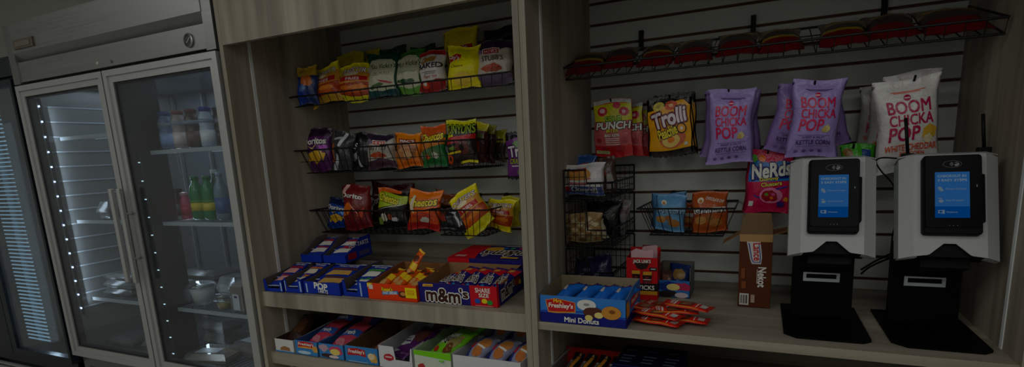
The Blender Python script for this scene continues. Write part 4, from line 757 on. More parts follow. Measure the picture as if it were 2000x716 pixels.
# ================================================================ LEFT LOWER SHELF
LZ=.663
MB_=(70,132,186)
def fresh(extra): return [Pl([(.12,.55),(.5,.62),(.86,.55),(.84,.92),(.5,.98),(.14,.92)],(180,40,44)),Pl([(.1,.5),(.88,.5),(.86,.56),(.5,.63),(.14,.57)],(214,160,70)),Tx("Freshley's",.16,.64,.84,.88,W_,.03,.1)]+extra
tray('white snack tray with torn lip at the left end of the lower shelf',.105,.30,.055,.07,(216,216,214),(70,54,44),(-1.172,.03,LZ),front=[Pl([(.25,.14),(.8,.14),(.75,.4),(.5,.5),(.3,.36)],(150,110,76)),Rc(0,0,1,.1,MB_)],cut=.7)
tray('blue pastry tray with round red label, second on the lower shelf',.118,.32,.06,.07,MB_,(60,90,140),(-1.058,.03,LZ),front=fresh([Blob(.9,.5,.12,.24,(206,160,90),3),El(.4,.2,.3,.12,(190,214,230))]),cut=.7)
tray('blue pastry tray with pink cake picture on the lower shelf',.125,.32,.06,.07,MB_,(60,90,140),(-.934,.032,LZ),front=[Blob(.2,.7,.2,.24,(190,160,170),2),Blob(.7,.6,.26,.3,(190,80,110),3),El(.66,.5,.2,.22,(226,206,120)),Blob(.3,.2,.26,.14,(60,40,36),5),El(.6,.16,.2,.1,(226,206,200))],cut=.7)
tray('nearly empty blue pastry tray with brown inside, lower shelf',.158,.36,.066,.09,MB_,(116,92,66),(-.80,.03,LZ),front=[Pl([(.08,.42),(.4,.48),(.64,.42),(.62,.84),(.36,.9),(.1,.84)],(170,40,44)),Tx("Freshley's",.12,.52,.6,.8,W_,.03,.1),Blob(.86,.4,.12,.3,(206,160,90),3),El(.8,.5,.1,.2,(226,210,170)),Rc(.1,.06,.7,.1,(180,200,220))],cut=.8)
tray('white carton of purple wrapped pastries on the lower shelf',.15,.36,.085,.1,(214,214,216),(200,200,202),(-.634,.026,LZ),front=[Blob(.3,.5,.16,.16,(170,50,60),4,14,.1),Rc(.2,.48,.4,.54,(230,200,200))],cut=.8,notch=(.45,.96,.05))
tray('white carton of bright green danish packets on the lower shelf',.155,.36,.085,.1,(206,214,200),(180,200,170),(-.476,.026,LZ),front=[Pl([(0,.8),(1,.7),(1,1),(0,1)],(120,190,40)),Blob(.2,.3,.1,.14,(170,60,60),4)],cut=.8)
tray('white carton of bun packets in front at the divider',.26,.19,.085,.09,(214,214,216),(206,206,208),(-.315,.026,LZ),front=[Blob(.8,.3,.05,.1,(170,60,60),4)],cut=.8)
tray('white carton of bun packets pushed back behind the front one',.255,.2,.085,.1,(206,206,208),(206,206,208),(-.312,.235,LZ),cut=.8)
def pk(lbl,c,dec,px_,y,z,w,L,t,rt,cat='pastry',seed=0,zones=None,nm='pastry_packet'): return packet(lbl,w,L,t,c,dec,(px_,y,z),rt,cat,nm,zones,seed)
FR=[Pl([(0,.3),(1,.5),(1,.72),(0,.52)],(50,90,160)),Tx('Fresh',.2,.46,.8,.6,W_,.03,.1,.2),Blob(.5,.2,.3,.1,(190,120,130),3)]
k=0
ll=['red and blue pastry packet in front in the second tray','red and blue pastry packet behind in the second tray','red pastry packet in front in the pink cake tray','dark blue pastry packet behind in the pink cake tray','brown pastry packet alone in the nearly empty tray']
pk(ll[0],(176,60,80),FR,-1.0,.06,LZ+.03,.095,.16,.04,(-1.15,0,-.3),seed=150); pk(ll[1],(140,44,60),FR,-1.0,.19,LZ+.05,.095,.13,.04,(-1.1,0,-.2),seed=151)
pk(ll[2],(176,66,84),FR,-.872,.06,LZ+.03,.1,.16,.04,(-1.15,0,-.25),seed=152); pk(ll[3],(50,60,110),[Blob(.5,.5,.3,.2,(150,60,80),3),Pl([(.1,.7),(.9,.86),(.9,.9),(.1,.8)],(170,180,190))],-.872,.2,LZ+.05,.1,.13,.04,(-1.1,0,-.2),seed=153)
pk(ll[4],(120,70,56),[Blob(.5,.5,.35,.3,(150,96,80),3)],-.69,.05,LZ+.02,.07,.14,.035,(-1.3,0,-.2),seed=154)
pk('dark brown pastry packet inside the torn white tray',(52,34,26),[Blob(.5,.5,.3,.3,(90,60,40),3),Pl([(.1,.8),(.3,.95),(.4,.9),(.2,.74)],(190,170,120))],-1.12,.08,LZ+.03,.085,.17,.045,(-1.15,0,.2),seed=155)
PUR=(70,30,80); PD=[Pl([(.1,.1),(.5,.2),(.5,.5),(.1,.44)],(170,170,176)),Rc(.14,.24,.46,.29,(70,50,80)),Rc(.14,.33,.4,.36,(90,80,100)),Blob(.7,.55,.25,.26,(84,50,44),4)]
for i,(x,y,z,rz) in enumerate(((-.575,.05,.035,-.4),(-.54,.06,.06,-.3),(-.57,.18,.045,-.35),(-.535,.2,.07,-.3))):
    pk(['purple pastry packet lowest in front in the white carton','purple pastry packet on top in front in the white carton','purple pastry packet lowest at the back of its carton','purple pastry packet on top at the back of its carton'][i],PUR,PD,x,y,LZ+z,.1,.15,.04,(-1.25,0,rz),seed=156+i)
GRN=(120,190,40); GD=[Pl([(.2,.3),(.62,.42),(.62,.8),(.2,.7)],(206,210,196)),Tx('Danish',.22,.4,.6,.68,(40,36,30),.03,0,1.1),Blob(.78,.5,.18,.26,(150,140,90),4),Blob(.8,.3,.14,.14,(110,66,40),6),Blob(.3,.18,.16,.07,(170,50,40),8)]
for i,(x,y,z,rz) in enumerate(((-.405,.045,.055,-.5),(-.40,.16,.06,-.45),(-.385,.25,.075,-.4))):
    pk(['bright green danish packet in front with its white label','bright green danish packet in the middle of its carton','green danish packet at the back in shade of the shelf'][i],GRN,GD,x,y,LZ+z,.115,.17,.045,(-1.2,0,rz),seed=160+i)
BUN=[Pl([(0,.0),(.3,0),(.3,1),(0,1)],(44,56,130)),Blob(.2,.45,.15,.14,(190,30,50),9,10,.5),El(.66,.62,.26,.22,(206,140,80)),El(.66,.32,.24,.16,(190,120,66)),Rc(.5,.46,.9,.52,W_)]
bl=['bun packet with red star at the left in the front carton','bun packet in the middle of the front carton','bun packet at the divider end of the front carton','bun packet at the left in the rear carton','bun packet in the middle of the rear carton','bun packet at the divider end of the rear carton']
for i in range(6):
    x=-.27+.083*(i%3); y=.06 if i<3 else .26
    lc=(x,y,LZ+(.05 if i<3 else .06)); rt=(-1.1,0,-.45)
    if i==0: p0=pk(bl[0],(150,154,180),BUN,*lc,.09,.13,.05,rt,'pastry',164)
    else: again(p0,bl[i],lc,rt)
# ================================================================ RIGHT SHELF
RZ=.903
DN=[Rc(0,0,1,.38,(24,30,110)),Pl([(0,.36),(.5,.44),(1,.3),(1,.36),(.5,.5),(0,.44)],(40,80,170)),Pl([(.07,.84),(.2,.92),(.43,.8),(.43,.42),(.2,.36),(.1,.38)],(206,150,70)),Pl([(.08,.82),(.2,.9),(.42,.78),(.42,.46),(.2,.42),(.11,.42)],(176,36,40)),Tx('Mrs.',.17,.76,.28,.88,(236,206,60),.03),Tx("Freshley's",.11,.52,.4,.74,W_,.035,.1),
   El(.56,.74,.11,.2,(222,222,220)),El(.56,.76,.035,.05,(150,150,150)),Blob(.64,.48,.12,.2,(84,50,40),3,16,.1),El(.585,.28,.045,.11,(222,206,130)),El(.7,.4,.05,.11,(226,210,140)),El(.84,.52,.11,.24,(196,140,66)),El(.85,.56,.035,.07,(120,80,36)),Tx('Mini Donuts',.3,.07,.7,.25,W_,.03)]
tray('light blue mini donut box at the left end of the kiosk shelf',.268,.205,.085,.103,(66,128,196),(150,138,116),(.026,.012,RZ),front=DN,right=[Rc(0,0,1,.3,(24,30,110)),Pl([(.3,.4),(.9,.5),(.9,.8),(.3,.7)],(176,40,44)),Tx("Freshley's",.36,.5,.86,.7,W_,.02,.1,.1),Blob(.1,.5,.12,.26,(196,140,66),3)],cut=.55)
dn=['blue donut packet nearest the divider in its box','blue donut packet second from the divider in its box','blue donut packet third from the divider in its box','blue donut packet nearest the jerky packets in its box']
for i in range(4):
    lc=(.070+.056*i-(.008 if i==0 else 0)-(.006 if i==3 else 0),.06,RZ+.054); rt=(-1.3,0,-.5)
    if i==0: p0=packet(dn[0],.05,.125,.044,(36,110,200),[Rc(0,.0,.2,1,(60,40,110)),Pl([(.1,.55),(.55,.66),(.55,.9),(.1,.82)],(150,30,60)),Tx("Freshley's",.12,.64,.52,.78,W_,.02,0,.3),Blob(.36,.44,.2,.1,(200,190,190),3),Rc(.0,.0,1,.05,(190,196,206)),Rc(0,.92,1,1,(60,40,120))],lc,rt,'donuts','donut_packet',seed=170,nx=10)
    else: again(p0,dn[i],lc,rt)
# jerky box
JR=(184,28,36); mb=MB(); w,d,h=.104,.10,.148; t=.002
jr=empty('display_box',(.226,.325,RZ),'red upright jerky stick box with an open torn top','box',None,(0,0,.06))
for a in ((0,w,0,t),(0,w,d-t,d)): mb.box(a[0],a[1],a[2],a[3],0,h if a[2]==0 else h+.02,card(JR))
for a in ((0,t),(w-t,w)): mb.box(a[0],a[1],t,d-t,0,h,card(JR))
mb.box(t,w-t,t,d-t,0,.003,card(JR)); mb.box(t,w-t,t,t+.001,.01,h,card((150,130,120)))
print_flat(mb,(0,0,0),(w,0,0),(0,0,h),[Rc(0,.22,1,.4,(24,22,22)),Rc(0,.13,1,.22,(206,156,56)),Tx('STICKS',.3,.25,.9,.35,W_,.03),Pl([(.26,.88),(.74,.88),(.66,.76),(.5,.72),(.34,.76)],(40,26,26)),Tx("JACK LINK'S",.22,.86,.78,.96,W_,.04,0,0,(40,20,20),.05),Rc(.74,.7,.98,.78,(30,28,28)),Rc(.79,.73,.94,.755,(200,200,200)),Pl([(.17,.7),(.45,.7),(.42,.42),(.22,.42)],(36,22,24)),Pl([(.52,.69),(.84,.67),(.8,.42),(.54,.42)],(36,22,24)),Rc(.18,.62,.44,.7,(206,156,56)),Rc(.54,.6,.82,.68,(206,156,56)),Pl([(.24,.57),(.31,.52),(.38,.57)],(120,40,44)),Pl([(.58,.56),(.66,.51),(.74,.56)],(120,40,44)),Rc(.21,.5,.44,.515,W_),Rc(.55,.49,.8,.505,W_),Pl([(.22,.49),(.43,.49),(.42,.4),(.24,.4)],(110,50,56)),Pl([(.56,.48),(.8,.48),(.78,.4),(.58,.4)],(110,50,56))])
print_flat(mb,(w,0,0),(0,d,0),(0,0,h),[Rc(0,.2,1,.4,(24,22,22)),Rc(.2,.5,.8,.9,(150,24,30)),Tx("JACK LINK'S",.3,.74,.9,.8,W_,.02,0,1.57),Rc(.3,.44,.7,.48,(190,120,110))])
mb.build('carton',jr)
mb=MB(); mb.prism([(.014,h-.01),(w-.016,h-.01),(w-.016,h+.028),(w*.6,h+.022),(w*.3,h+.03),(.014,h+.02)],.012,.014,lambda a,b,q:Vector((a,q,b)),card((214,180,184))); mb.prism([(.03,h-.01),(w-.006,h-.01),(w-.006,h+.036),(.05,h+.03)],.05,.052,lambda a,b,q:Vector((a,q,b)),card((206,170,176))); mb.build('torn_liner',jr)
packet('brown jerky stick poking up out of the red box',.03,.17,.014,(110,40,36),[Rc(0,.86,1,.95,(190,150,130))],(.262,.392,RZ+.012),(.0,.12,.06),'jerky','jerky_stick',seed=180,nx=5,ny=10)
# clear box behind
gb=empty('display_box',(.318,.385,RZ),'grey pastry box with blue picture panel behind the jerky packets','box'); mb=MB(); w,d,h=.112,.13,.104
GC=card((112,104,94)); mb.box(0,w,d-.002,d,0,h,GC); mb.box(w-.002,w,0,d,0,h,card((120,122,124))); mb.box(0,.002,0,d,0,h,GC); mb.box(0,w,0,d,0,.002,GC); mb.box(0,w,0,.002,0,.06,card((60,120,186)))
print_flat(mb,(0,0,0),(w,0,0),(0,0,.06),[Blob(.35,.6,.3,.36,(36,60,130),2),Blob(.75,.65,.3,.24,(176,60,96),3),El(.5,.62,.2,.2,(230,214,140)),Blob(.3,.2,.3,.2,(40,30,34),5),El(.75,.16,.2,.16,(206,190,196))]); mb.build('carton',gb)
packet('navy pastry packet inside the grey pastry box',.08,.1,.04,(34,52,100),[Blob(.5,.6,.3,.2,(150,120,70),3)],(.385,.43,RZ+.01),(-.35,0,-.2),'pastry','pastry_packet',seed=181)
packet('brown pastry packet at the left inside the grey box',.05,.08,.03,(90,64,60),[Blob(.5,.5,.3,.3,(130,90,80),3)],(.343,.425,RZ+.008),(-.4,0,-.1),'pastry','pastry_packet',seed=182)
# heap of red jerky packets
RP=(214,50,30); RPD=[Rc(0,0,1,.05,(176,40,30)),Rc(0,.95,1,1,(176,40,30)),Pl([(.16,.36),(.84,.36),(.84,.62),(.16,.64)],(120,64,46)),Blob(.5,.5,.3,.1,(150,100,70),3),Rc(.14,.7,.86,.74,W_),Rc(.14,.26,.86,.28,W_),Rc(.2,.77,.8,.8,(236,226,220)),Rc(.26,.82,.72,.84,(236,226,220)),Rc(.2,.08,.74,.2,(206,206,204)),Rc(0,.2,.06,.9,(206,150,60))]
def flat_p(label,u,v,z,ang,first=None,pitch=0):
    q=PZ(u,v,RZ+z); rt=(Matrix.Rotation(ang,4,'Z')@Matrix.Rotation(-math.pi/2+pitch,4,'X')).to_euler()
    L=.145; dv=Vector((-math.sin(ang),math.cos(ang),0))*(L/2)
    lc=(q.x-dv.x,q.y-dv.y,q.z-math.sin(pitch)*L/2)
    if first is None: return packet(label,.06,L,.014,RP,RPD,lc,rt,'jerky','jerky_packet',seed=190,nx=8,ny=16,pinch=.01,wr=.9)
    return again(first,label,lc,rt)
f0=flat_p('red jerky packet spread lowest at the front of the heap',1285,626,.012,1.35)
for lb,u,v,z,a,p in (('red jerky packet lying flat at the right of the heap',1335,622,.012,1.5,0),('red jerky packet at the back of the heap by the clear box',1292,596,.012,1.1,0),('red jerky packet laid over the front one, label up',1285,612,.03,1.3,.02),('red jerky packet in the middle of the heap, silver edge showing',1315,606,.034,1.75,0),('red jerky packet at the left of heap touching the donut box',1262,600,.03,1.2,.05),('topmost red jerky packet of the heap, pointing right',1342,596,.052,1.32,0.03)): flat_p(lb,u,v,z,a,f0,p)
# tall brown cracker box
nk=empty('cracker_box',(.583,.33,RZ),'tall brown cracker box with open flaps, left of first kiosk','box',None,(0,0,-.03)); w,d,h=.094,.115,.235; BR=(82,42,18); mb=MB(); cb=card(BR); ck=card((140,110,78)); t=.002
mb.box(0,w,0,t,0,h,cb); mb.box(0,w,d-t,d,0,h,cb); mb.box(0,t,t,d-t,0,h,cb); mb.box(w-t,w,t,d-t,0,h,cb); mb.box(0,w,0,d,0,.002,cb)
mb.box(t,w-t,t,t+.001,.002,h,ck); mb.box(t,w-t,d-t-.001,d-t,.002,h,ck); mb.box(t,t+.001,t,d-t,.002,h,ck); mb.box(w-t-.001,w-t,t,d-t,.002,h,ck)
print_flat(mb,(0,0,0),(w,0,0),(0,0,h),[Rc(0,.9,1,1,(176,142,98)),Pl([(.22,.9),(.34,.66),(.4,.6),(.68,.6),(.7,.7),(.64,.9)],(206,204,206)),Pl([(.27,.88),(.38,.66),(.44,.62),(.66,.62),(.66,.7),(.6,.88)],(60,76,140)),Pl([(.3,.9),(.41,.66),(.46,.63),(.63,.63),(.63,.7),(.57,.9)],(220,214,212)),Tx('Lance',.26,.72,.84,.81,(176,34,40),.03,0,-1.5),Tx('Nekot',.38,.375,1.06,.47,W_,.035,0,-1.5708),Rc(.56,.33,.585,.53,(200,190,180)),Rc(.05,.03,.34,.19,(214,212,208)),Rc(.09,.05,.12,.17,(60,56,54)),Rc(.14,.05,.15,.17,(60,56,54)),Rc(.17,.05,.2,.17,(60,56,54)),Rc(.22,.05,.23,.17,(60,56,54)),Rc(.25,.05,.29,.17,(60,56,54)),Rc(.4,.07,.52,.18,(180,160,140)),Rc(.08,.4,.2,.54,(126,74,44)),Rc(.1,.26,.24,.36,(126,74,44))])
mb.build('carton',nk)
def flap(pts,m=ck):
    mb=MB(); a=[Vector(p) for p in pts]; n=(a[1]-a[0]).cross(a[2]-a[0]).normalized()*.0016; mb.add([p for p in a]+[p+n for p in a],[[3,2,1,0],[4,5,6,7],[0,1,5,4],[1,2,6,5],[2,3,7,6],[3,0,4,7]],m); return mb.build('flap',nk)
flap([(0,.001,h),(w,.001,h),(w-.006,.012,h+.058),(.008,.012,h+.058)],card((112,90,64))); flap([(0,d,h),(0,0,h),(-.052,.01,h-.034),(-.052,d-.02,h-.034)]); flap([(w,0,h),(w,d,h),(w+.05,d-.01,h+.012),(w+.05,.012,h+.012)]); flap([(w,d,h),(0,d,h),(.01,d+.02,h+.05),(w-.01,d+.02,h+.05)])
# ================================================================ RIGHT LOWER SHELF
Z2=.601
tb=empty('display_box',(.02,.10,Z2),'red lined clear tray of black and gold bars under the shelf','box'); mb=MB(); w,d,h=.205,.17,.115
SM=mat((120,122,122),.3,0,'paint')
mb.box(0,w,0,d,0,.003,SM); mb.box(0,.003,0,d,0,h,SM); mb.box(w-.003,w,0,d,0,h,SM); mb.box(0,w,0,.003,0,.08,SM); mb.box(0,w,d-.003,d,0,h+.012,card((176,44,30))); mb.tube([(0,0,h),(.012,d,h+.004),(w-.012,d,h+.004),(w,0,h)],.004,paint((150,150,148),.4),6); mb.build('tray_shell',tb)
nb=['black and gold bar nearest the divider in the clear tray','black and gold bar second from the divider in the tray','black and gold bar third from the divider in the tray','black and gold bar beside the navy box in its tray']
for i in range(4):
    lc=(.05+.046*i,.115,Z2+.05); rt=(-1.02,0,-.3)
    if i==0: p0=packet(nb[0],.042,.14,.026,(32,32,36),[Rc(.5,.1,.8,.86,(190,130,50)),Rc(.14,.14,.4,.7,(170,170,166)),Rc(.18,.2,.36,.64,(70,70,72)),Rc(0,.0,1,.06,(150,30,30)),Blob(.6,.92,.16,.05,(206,170,120),3)],lc,rt,'snack bar','snack_bar',seed=200,nx=6)
    else: again(p0,nb[i],lc,rt)
packet('pink wrapped bar lying behind the black and gold bars',.05,.1,.02,(206,90,80),[Rc(.1,.3,.9,.5,(226,190,180))],(.165,.215,Z2+.07),(-1.1,0,-1.2),'snack bar','snack_bar',seed=201)
mb=MB(); w,d,h=.2,.2,.16; mb.box(0,w,0,d,0,h,card((16,24,66)),.0015)
print_flat(mb,(0,0,h),(w,0,0),(0,d,0),[Rc(0,.1,1,1,(10,14,40))]+[Rc(x,.62-.13*k+ (0 if k else .1),x+ww,.66-.13*k+(0 if k else .12),(96,104,130)) for x in (.06,.4,.74) for k,ww in ((0,.15),(1,.2),(2,.17),(3,.17))]+[Rc(.0,.04,1,.06,(50,70,130))])
o=mb.build('candy_carton',None,(.236,.06,Z2),(0,0,-.02)); tag(o,'dark navy carton with printed columns under the kiosk shelf','box')
mb=MB(); w,d,h=.25,.2,.112; mb.box(0,w,0,d,0,h,card((86,18,22)),.0015); print_flat(mb,(0,0,h),(w,0,0),(0,d,0),[Rc(.08,.3,.6,.86,(190,180,180)),Rc(.12,.4,.5,.6,(120,30,34))])
o=mb.build('candy_carton',None,(.452,.06,Z2)); tag(o,'low red carton right of the navy carton under the shelf','box')
# ================================================================ PAYMENT KIOSKS
KW=mat((170,172,172),.38,0,'paint'); KB=mat((4,4,5),.55,0,'paint',.08); KB2=mat((5,5,6),.6,0,'paint',.15); GLOSS=mat((4,5,9),.25,0,'paint',.06)
def kiosk(label,xb0,xb1,xh,yb,twist=0):
    k=empty('payment_kiosk',((xb0+xb1)/2,.22,RZ),label,'kiosk'); cx=k.location.x
    # base plate with clipped front corners
    mb=MB(); a=xb0-cx; b=xb1-cx+.006; f=.058-.22; r=yb-.22
    mb.prism([(a,f+.03),(a+.03,f),(b-.02,f),(b,f+.02),(b,r),(a,r)],0,.006,lambda p,q,z:Vector((p,q,z)),KB); mb.build('base_plate',k)
    # leaning column
    mb=MB(); c0,c1=-.073,.08; n=12; fr_=[(.035,.006),(.037,.05),(.040,.1),(.043,.15),(.045,.19),(.046,.225)]
    vs=[]
    prof=[(y,z) for y,z in fr_]+[(y+.05,z) for y,z in reversed(fr_)]
    mb.prism(prof,c0,c1,lambda p,q,x:Vector((x,p,q)),KB); mb.build('column',k)
    # receipt slot
    mb=MB(); sz=.124; sy=.0415
    ring=[(-.048,-.0125),(.048,-.0125),(.048,.0125),(-.048,.0125)]
    SL=mat((178,186,188),.4)
    for q in ((-.046,.046,-.013,-.004),(-.046,.046,.009,.013),(-.046,-.038,-.004,.009),(.038,.046,-.004,.009)): mb.box(q[0],q[1],sy-.004,sy+.004,sz+q[2],sz+q[3],SL)
    mb.box(-.038,.038,sy+.0005,sy+.004,sz-.004,sz+.009,GLOSS)
    mb.build('receipt_slot',k)
    # hood: folded sheet, leaning back, notch cut at the bottom
    th=math.atan2(.095,.25); hx=xh-cx
    T=Matrix.Translation((hx,.105-.22,.222))@Matrix.Rotation(-th,4,'X')
    H=.262; W=.2; t=.003
    mb=MB()
    def sheet(poly,fn,m=KW):
        mb.prism(poly,0,t,fn,m)
    fw=.072 # half front width
    front=[(-fw,0),(-.045,.004),(-.04,.006),(-.012,.033),(.012,.033),(.04,.006),(.045,.004),(fw,0),(fw,H),(-fw,H)]
    sheet(front,lambda p,q,d:T@Vector((p,d,q)))
    for s in (-1,1):
        bx=s*fw; ex=s*W/2
        mb.prism([(0,0),(1,-.004),(1,H-.008),(0,H)],0,t,lambda p,q,d,bx=bx,ex=ex,s=s:T@Vector((bx+(ex-bx)*p-s*d*.2,.02*p+d,q)),KW)
        mb.prism([(0,-.004),(1,.004),(1,H-.012),(0,H-.008)],0,t,lambda p,q,d,ex=ex,s=s:T@Vector((ex-s*d,.02+.05*p,q)),KW)
        mb.prism([(0,0),(1,.03),(1,.05),(0,.022)],0,.0015,lambda p,q,d,ex=ex,s=s:T@Vector((ex-s*.034*(1-p)-.0*s,q,-.002*(p>.5)-.0005-d)),KW)
    mb.prism([(-fw,0),(fw,0),(W/2,.02),(W/2,.07),(-W/2,.07),(-W/2,.02)],0,t,lambda p,q,d:T@Vector((p,q,H-t+d-.2*q*.2)),KW)
    mb.build('hood',k)
    # black bracket behind the hood, over the column
    mb=MB(); mb.box(-.078,.078,.012,.075,.002,.09,KB2,0,T); mb.box(-.05,.05,.04,.10,-.02,.12,KB2,0,T); mb.build('bracket',k)
    # terminal
    def rr(x0,x1,z0,z1,r,n=5):
        pts=[]
        for (cx_,cz_,a0) in ((x1-r,z1-r,0),(x0+r,z1-r,90),(x0+r,z0+r,180),(x1-r,z0+r,270)):
            for i in range(n+1): a=math.radians(a0+90*i/n); pts.append((cx_+r*math.cos(a),cz_+r*math.sin(a)))
        return pts
    mb=MB(); tx0,tx1,tz0,tz1=-.056,.058,.052,.25
    fn=lambda p,q,d:T@Vector((p,-d,q))
    mb.prism(rr(tx0-.002,tx1,tz0,tz1,.008),0,.018,fn,KB); mb.prism(rr(tx0+.003,tx1-.002,tz0+.016,tz1-.003,.008),.018,.0215,fn,GLOSS)
    mb.prism(rr(tx1-.004,tx1+.005,tz0+.03,tz1-.05,.003),.002,.019,fn,KB)
    mb.prism(rr(tx0+.002,tx1-.003,tz0+.002,tz0+.015,.004),.018,.0205,fn,KB2)
    G1=paint((120,124,126),.4)
    # contactless ring, waves and dots printed on the glass
    cxm,czm=.0,.226
    def fl(poly,m,d=.0217): mb.add([fn(p,q,d) for p,q in poly],[list(range(len(poly)))[::-1]],m)
    ringp=[(cxm+.019*math.cos(2*math.pi*i/28),czm+.009*math.sin(2*math.pi*i/28)) for i in range(28)]; rin=[(cxm+.0176*math.cos(2*math.pi*i/28),czm+.0078*math.sin(2*math.pi*i/28)) for i in range(28)]
    RG=paint((52,54,56),.4)
    mb.add([fn(p,q,.0217) for p,q in ringp+rin],[[i,28+i,28+(i+1)%28,(i+1)%28] for i in range(28)],RG)
    for j,rd in enumerate((.003,.0055,.008)):
        A=[(-.007+rd*math.cos(math.radians(a)),czm+rd*.8*math.sin(math.radians(a))) for a in range(-50,51,20)]; Bq=[(-.007+(rd+.0011)*math.cos(math.radians(a)),czm+(rd+.0011)*.8*math.sin(math.radians(a))) for a in range(-50,51,20)]
        for i in range(len(A)-1): fl([A[i],Bq[i],Bq[i+1],A[i+1]],G1)
    fl([(.004,czm-.001),(.013,czm+.003),(.014,czm-.002),(.009,czm-.006),(.005,czm-.005)],G1); fl([(.005,czm+.004),(.011,czm+.005),(.011,czm+.0035),(.005,czm+.0025)],G1)
    for i in range(3): fl([(-.006+.0075*i+.0011*math.cos(a*1.05),.0735+.0009*math.sin(a*1.05)) for a in range(6)],paint((130,132,132),.4))
    fl([(.046,.168),(.0478,.168),(.0478,.174),(.046,.174)],paint((120,150,140),.4))
    mb.build('card_terminal',k)
    # screen
    mb=MB(); sx0,sx1,s0,s1=-.0345,.033,.092,.206
    SB=emit((26,66,110),1.); SB2=emit((0,46,96),1.); SW=emit((84,98,108),1.); SP=emit((74,88,102),1.)
    mb.add([fn(p,q,.0219) for p,q in ((sx0,s0+.028),(sx1,s0+.028),(sx1,s1),(sx0,s1))],[[3,2,1,0]],SB); mb.add([fn(p,q,.0219) for p,q in ((sx0,s0),(sx1,s0),(sx1,s0+.028),(sx0,s0+.028))],[[3,2,1,0]],SB2)
    sp=k; w_,h_=sx1-sx0,s1-s0
    dec=[Tx('CHECKOUT IN',.08,.885,.9,.935,SW,.035),Tx('3 EASY STEPS',.08,.795,.92,.845,SW,.035),Tx('Choose Products',.3,.61,.9,.645,SP,.02),Tx('Scan Products',.32,.36,.82,.395,SP,.02),Tx('Checkout',.32,.105,.64,.14,SP,.02),
      El(.13,.65,.05,.03,SP),El(.19,.6,.05,.03,SP),Rc(.1,.6,.2,.66,SP),El(.17,.36,.07,.035,SP),Rc(.08,.41,.2,.425,SP),Rc(.08,.09,.12,.16,SP),Rc(.08,.145,.2,.16,SP),Rc(.08,.09,.2,.105,SP),Rc(.2,.08,.27,.165,SP)]
    print_flat(mb,fn(sx0,s0,.0219),T.to_3x3()@Vector((w_,0,0)),T.to_3x3()@Vector((0,0,h_)),dec,off=.0003)
    mb.build('screen',k)
    return k
kiosk('white hooded black payment kiosk standing nearer the brown cracker box',.708,.903,.810,.378)
kiosk('white hooded black payment kiosk in the corner by the right side panel',.952,1.147,1.058,.378)
def cable(label,pts,r=.0028,name='cable'):
    P=[Vector(p) for p in pts]; out=[]
    for i in range(len(P)-1):
        a,b,c,d=P[max(i-1,0)],P[i],P[i+1],P[min(i+2,len(P)-1)]
        for s in range(8):
            t=s/8; out.append(.5*((2*b)+(c-a)*t+(2*a-5*b+4*c-d)*t*t+(3*b-a-3*c+d)*t**3))
    out.append(P[-1]); o=MB().tube(out,r,BLACK,6).build(name); tag(o,label,'cable'); return o
cable('thin black cable looping down between the two kiosk hoods',[PY(1752,309,.30),PY(1722,308,.32),PY(1711,316,.34),PY(1722,335,.38),PY(1738,352,.42),PY(1748,372,.46),PY(1752,420,.5),PY(1742,470,.45),PY(1752,520,.36)],.0022)
cable('upper black cable running between the two kiosk columns',[PY(1682,526,.30),PY(1705,512,.33),PY(1735,497,.36),PY(1764,484,.34)],.003)
cable('lower black cable running between the two kiosk columns',[PY(1682,534,.30),PY(1700,520,.34),PY(1735,505,.38),PY(1766,500,.34)],.003)
for lb,u0,v0,u1,v1,y in (('black stick antenna rising behind second kiosk at its left',1769,230,1773,302,.30),('black stick antenna against the right side panel',1920,222,1922,290,.34)):
    a=PY(u1,v1,y); b=PY(u0,v0,y); ant=empty('antenna',a,lb,'antenna')
    MB().tube([(0,0,0),((b-a).x*.5,0,(b-a).z*.5),((b-a).x,0,(b-a).z)],.0042,BLACK,8).build('rod',ant); MB().box(-.014,.014,-.014,.014,-.04,.004,BLACK,.003).build('base',ant)
# ================================================================ FRIDGE STOCK
def bottle(name,label,cat,x,y,z,prof,bands,capc,capz,group=None,body=None,clear=False):
    mb=MB(); mb.lathe(prof,0,0,0,body,18)
    R=max(p[0] for p in prof)
    for z0,z1,c in bands: mb.lathe([(R*1.012,z0),(R*1.012,z1)],0,0,0,c,18)
    o=empty(name,(x,y,z),label,cat,group); mb.build('body',o); m=MB(); r=prof[-1][0]; m.lathe([(r*1.15,capz),(r*1.18,capz+.014),(r*1.05,capz+.018)],0,0,0,capc,14); m.build('cap',o); return o
SH=[(a,b*.80) for a,b in ((.026,0),(.031,.006),(.031,.095),(.028,.108),(.031,.122),(.031,.15),(.024,.172),(.021,.178),(.021,.186))]
def shake(x,y,c1,cap,lb):
    b=mat(c1,.3,0,'paint'); return bottle('drink_bottle',lb,'bottle',x,y,1.513,SH,[(.02,.07,mat(tuple(min(255,int(q*1.35)+14) for q in c1),.35)),(.1,.117,mat((150,160,176),.4))],mat(cap,.4),.149,None,b)
for u,c,cp,lb in ((331,(110,130,166),(60,84,140),'blue white drink bottle leftmost on the top right fridge shelf'),(357,(176,160,158),(150,96,90),'pale drink bottle with pinkish cap, second on the top shelf'),(383,(84,62,60),(110,62,62),'brown drink bottle with brown cap, third on the top shelf'),(411,(190,204,222),(34,60,150),'white drink bottle with bright blue cap on the top shelf')):
    q=PY(u,290,.17); shake(q.x,.17,c,cp,lb)
for u,lb in ((309,'dark drink bottle left of the blue white one'),(436,'dark drink bottle at the door edge of the top shelf')):
    q=PY(u,290,.22); shake(q.x,.22,(52,44,50),(70,50,60),lb)
q=PY(285,270,.3); bottle('drink_bottle','small orange topped bottle far left on the top right shelf','bottle',q.x,.3,1.513,[(.02,0),(.024,.05),(.022,.12),(.018,.14)],[(.03,.09,paint((140,110,90)))],paint((180,170,160)),.14,None,paint((120,104,96)))
